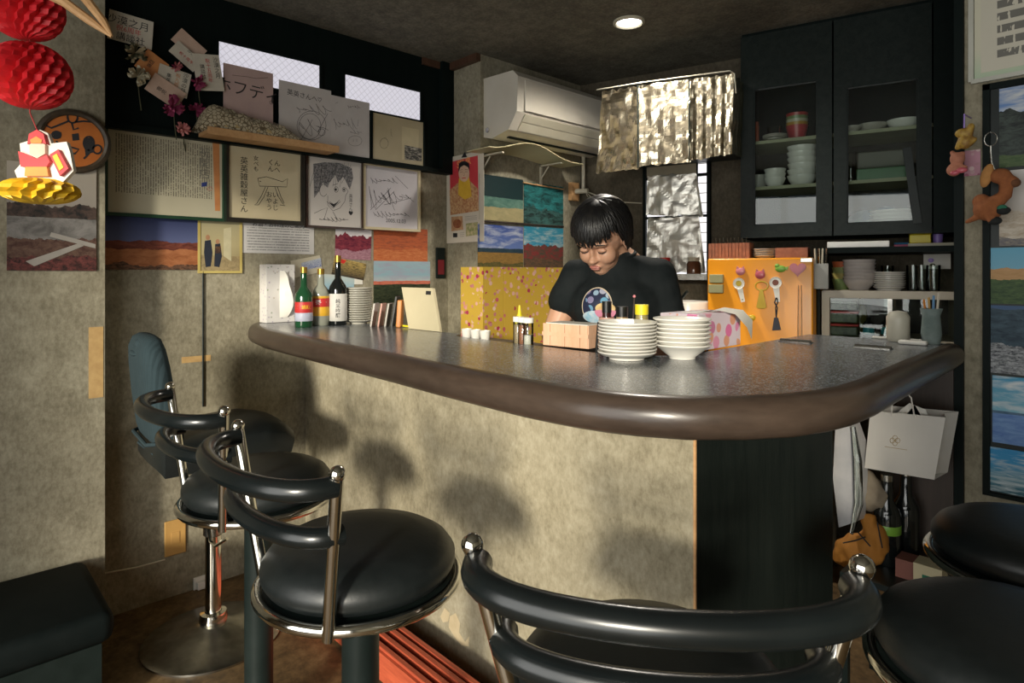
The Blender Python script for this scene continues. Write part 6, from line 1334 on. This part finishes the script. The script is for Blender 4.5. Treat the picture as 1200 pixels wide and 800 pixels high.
# hair: cap and falling locks
hr = mk('hair', M_hair, per, lambda b: None, HM)
def cap(b):
    n, m_ = 36, 14; V = []
    for j in range(m_+1):
        el_ = PI/2-(PI*.62)*j/m_
        row = []
        for i in range(n):
            a = 2*PI*i/n; e = max(el_, PI/2-(PI*.30 if math.sin(a) < -.35 else PI*.62)*j/m_ ) if False else PI/2-(PI*(.40 if math.sin(a) < -.45 else .60))*j/m_
            row.append(b.verts.new((.088*math.cos(e)*math.cos(a), .012+.106*math.cos(e)*math.sin(a), .030+.098*math.sin(e))))
        V.append(row)
    for A, B in zip(V, V[1:]):
        for i in range(n): b.faces.new((A[i], A[(i+1) % n], B[(i+1) % n], B[i]))
mk('hair_cap', M_hair, hr, cap, None, True, 80)
def locks(b, r=random.Random(8)):
    for i in range(330):
        a = 2*PI*(i+r.random())/330; front = math.sin(a) < -.35; side = abs(math.cos(a)) > .75
        L_ = (.395 if front else .565)+r.uniform(-.06, .06)+(.03*math.sin(a*3) if front else 0); pts = []; rad = []
        for k in range(8):
            f = k/7; e = PI/2-.02-(PI*L_+.1)*f; g_ = 1.0+.03*r.random()
            x, y, z = .091*g_*math.cos(e)*math.cos(a+.15*f*math.sin(i)), .012+.110*g_*math.cos(e)*math.sin(a+.15*f*math.sin(i)), .030+.101*math.sin(e)
            if e < 0: # below the equator locks hang rather than wrap round
                t_ = -e/(PI*.2); x, y = .094*math.cos(a)*(1-.10*t_), .012+.112*math.sin(a)*(1-.14*t_); z = .030-.090*t_*1.0
            if front: y -= .006*f
            pts.append((x, y, z)); rad.append(.0055*(1-f**4*.75)*(.35+.65*min(1, f*4))+.0006)
        tube(b, pts, rad, 5)
lk = mk('hair_locks', M_hair, hr, locks, None, True, 80); lk['kind'] = 'stuff'
# shirt
def ell(c, r): return ('b', c, r)
sb = [('c', [(0, .0, .80), (0, .0, 1.0), (0, -.005, 1.12), (0, -.01, 1.19)], [.145, .138, .138, .105]), ('b', (0, .0, .95), (.170, .135, .14)), ('b', (0, -.025, 1.09), (.160, .130, .11)), ('c', [SHR+Vector((.02, 0, 0)), (0, .0, 1.20), SHL-Vector((.02, 0, 0))], [.060, .080, .060]), ('b', (0, .02, 1.222), (.085, .07, .045)),
      ('c', [SHR, SHR.lerp(ELR, .22), SHR.lerp(ELR, .42)], [.058, .060, .064]), ('c', [SHL, SHL.lerp(ELL, .35), SHL.lerp(ELL, .62)], [.060, .060, .064]), ('b', (0, 0, .84), (.175, .14, .08))]
shirt = union('tshirt', M_shirt, per, sb, .009, None, 5)
# fold relief on the shirt
for v_ in shirt.data.vertices:
    n_ = noise.noise(Vector((v_.co.x*14, v_.co.y*14, v_.co.z*9)))*.005+noise.noise(v_.co*34)*.0018; v_.co += v_.normal*n_
mk('collar', M_shirt, shirt, lambda b: tube(b, [(.068*math.cos(a)-.002, -.028+.060*math.sin(a), 1.262+.018*math.sin(a)) for a in [2*PI*k/28 for k in range(28)]], .008, 8, True), None, True, 80)
union('trousers', M_trou, per, [('c', [(-.08, .01, .86), (-.095, .0, .47), (-.10, .02, .10)], [.105, .075, .065]), ('c', [(.08, .01, .86), (.095, .0, .47), (.10, .02, .10)], [.105, .075, .065]), ('b', (0, .01, .87), (.165, .125, .09))], .012)
for s_ in (-1, 1): mk('shoe', M_blackmetal, per, lambda b: (ball(b, (s_*.10, -.04, .045), (.05, .13, .045), 16), box2(b, (s_*.10-.045, -.15, 0), (s_*.10+.045, .08, .02), bev=.008)), None, True)
# printed motif on the chest, draped on the shirt
bvh = BVHTree.FromObject(shirt, bpy.context.evaluated_depsgraph_get())
def drape(name, m, pts_fn, n=40, cx=0, cz_=0, lift=.0022, rings=8):
    bm = BM(); c0 = None; R_l = []
    def proj_(x, z):
        q = bvh.ray_cast(Vector((x, -1, z)), Vector((0, 1, 0)))[0]; return Vector((x, (q.y if q else -.15)-lift, z))
    for j in range(1, rings+1): R_l.append([bm.verts.new(proj_(cx+pts_fn(2*PI*k/n)[0]*j/rings, cz_+pts_fn(2*PI*k/n)[1]*j/rings)) for k in range(n)])
    c0 = bm.verts.new(proj_(cx, cz_))
    for k in range(n): bm.faces.new((c0, R_l[0][k], R_l[0][(k+1) % n]))
    for A, B in zip(R_l, R_l[1:]):
        for k in range(n): bm.faces.new((A[k], B[k], B[(k+1) % n], A[(k+1) % n]))
    return obj(name, bm, m, shirt, None, True)
CX, CZ = -.030, 1.095
M_pcream = pm('print_cream', (.55, .46, .34), None, 20, .7); M_pcol = flowers_mat('print_galaxy', (.015, .02, .05), [(.30, .04, .12), (.10, .28, .42), (.45, .45, .5), (.05, .10, .3)], 38, .45)
drape('print_rim', M_pcream, lambda a: (.052*math.cos(a), .060*math.sin(a)), 40, CX, CZ, .002)
drape('print_motif', M_pcol, lambda a: (.0485*math.cos(a), .0565*math.sin(a)), 40, CX, CZ, .0035)
drape('print_waves', pm('print_blue', (.22, .42, .55), (.5, .55, .6), 60, .7), lambda a: (.044*math.cos(a), .020*math.sin(a)), 30, CX-.004, CZ-.034, .005)
drape('print_noodles', pm('print_cream2', (.60, .46, .22), (.48, .30, .12), 80, .7), lambda a: (.032*math.cos(a), .018*math.sin(a)), 30, CX+.030, CZ-.006, .0065)
drape('print_bowl', pm('print_pink', (.55, .20, .30), None, 40, .7), lambda a: (.034*math.cos(a), (.026 if math.sin(a) < 0 else .004)*math.sin(a)), 30, CX+.030, CZ-.014, .008)
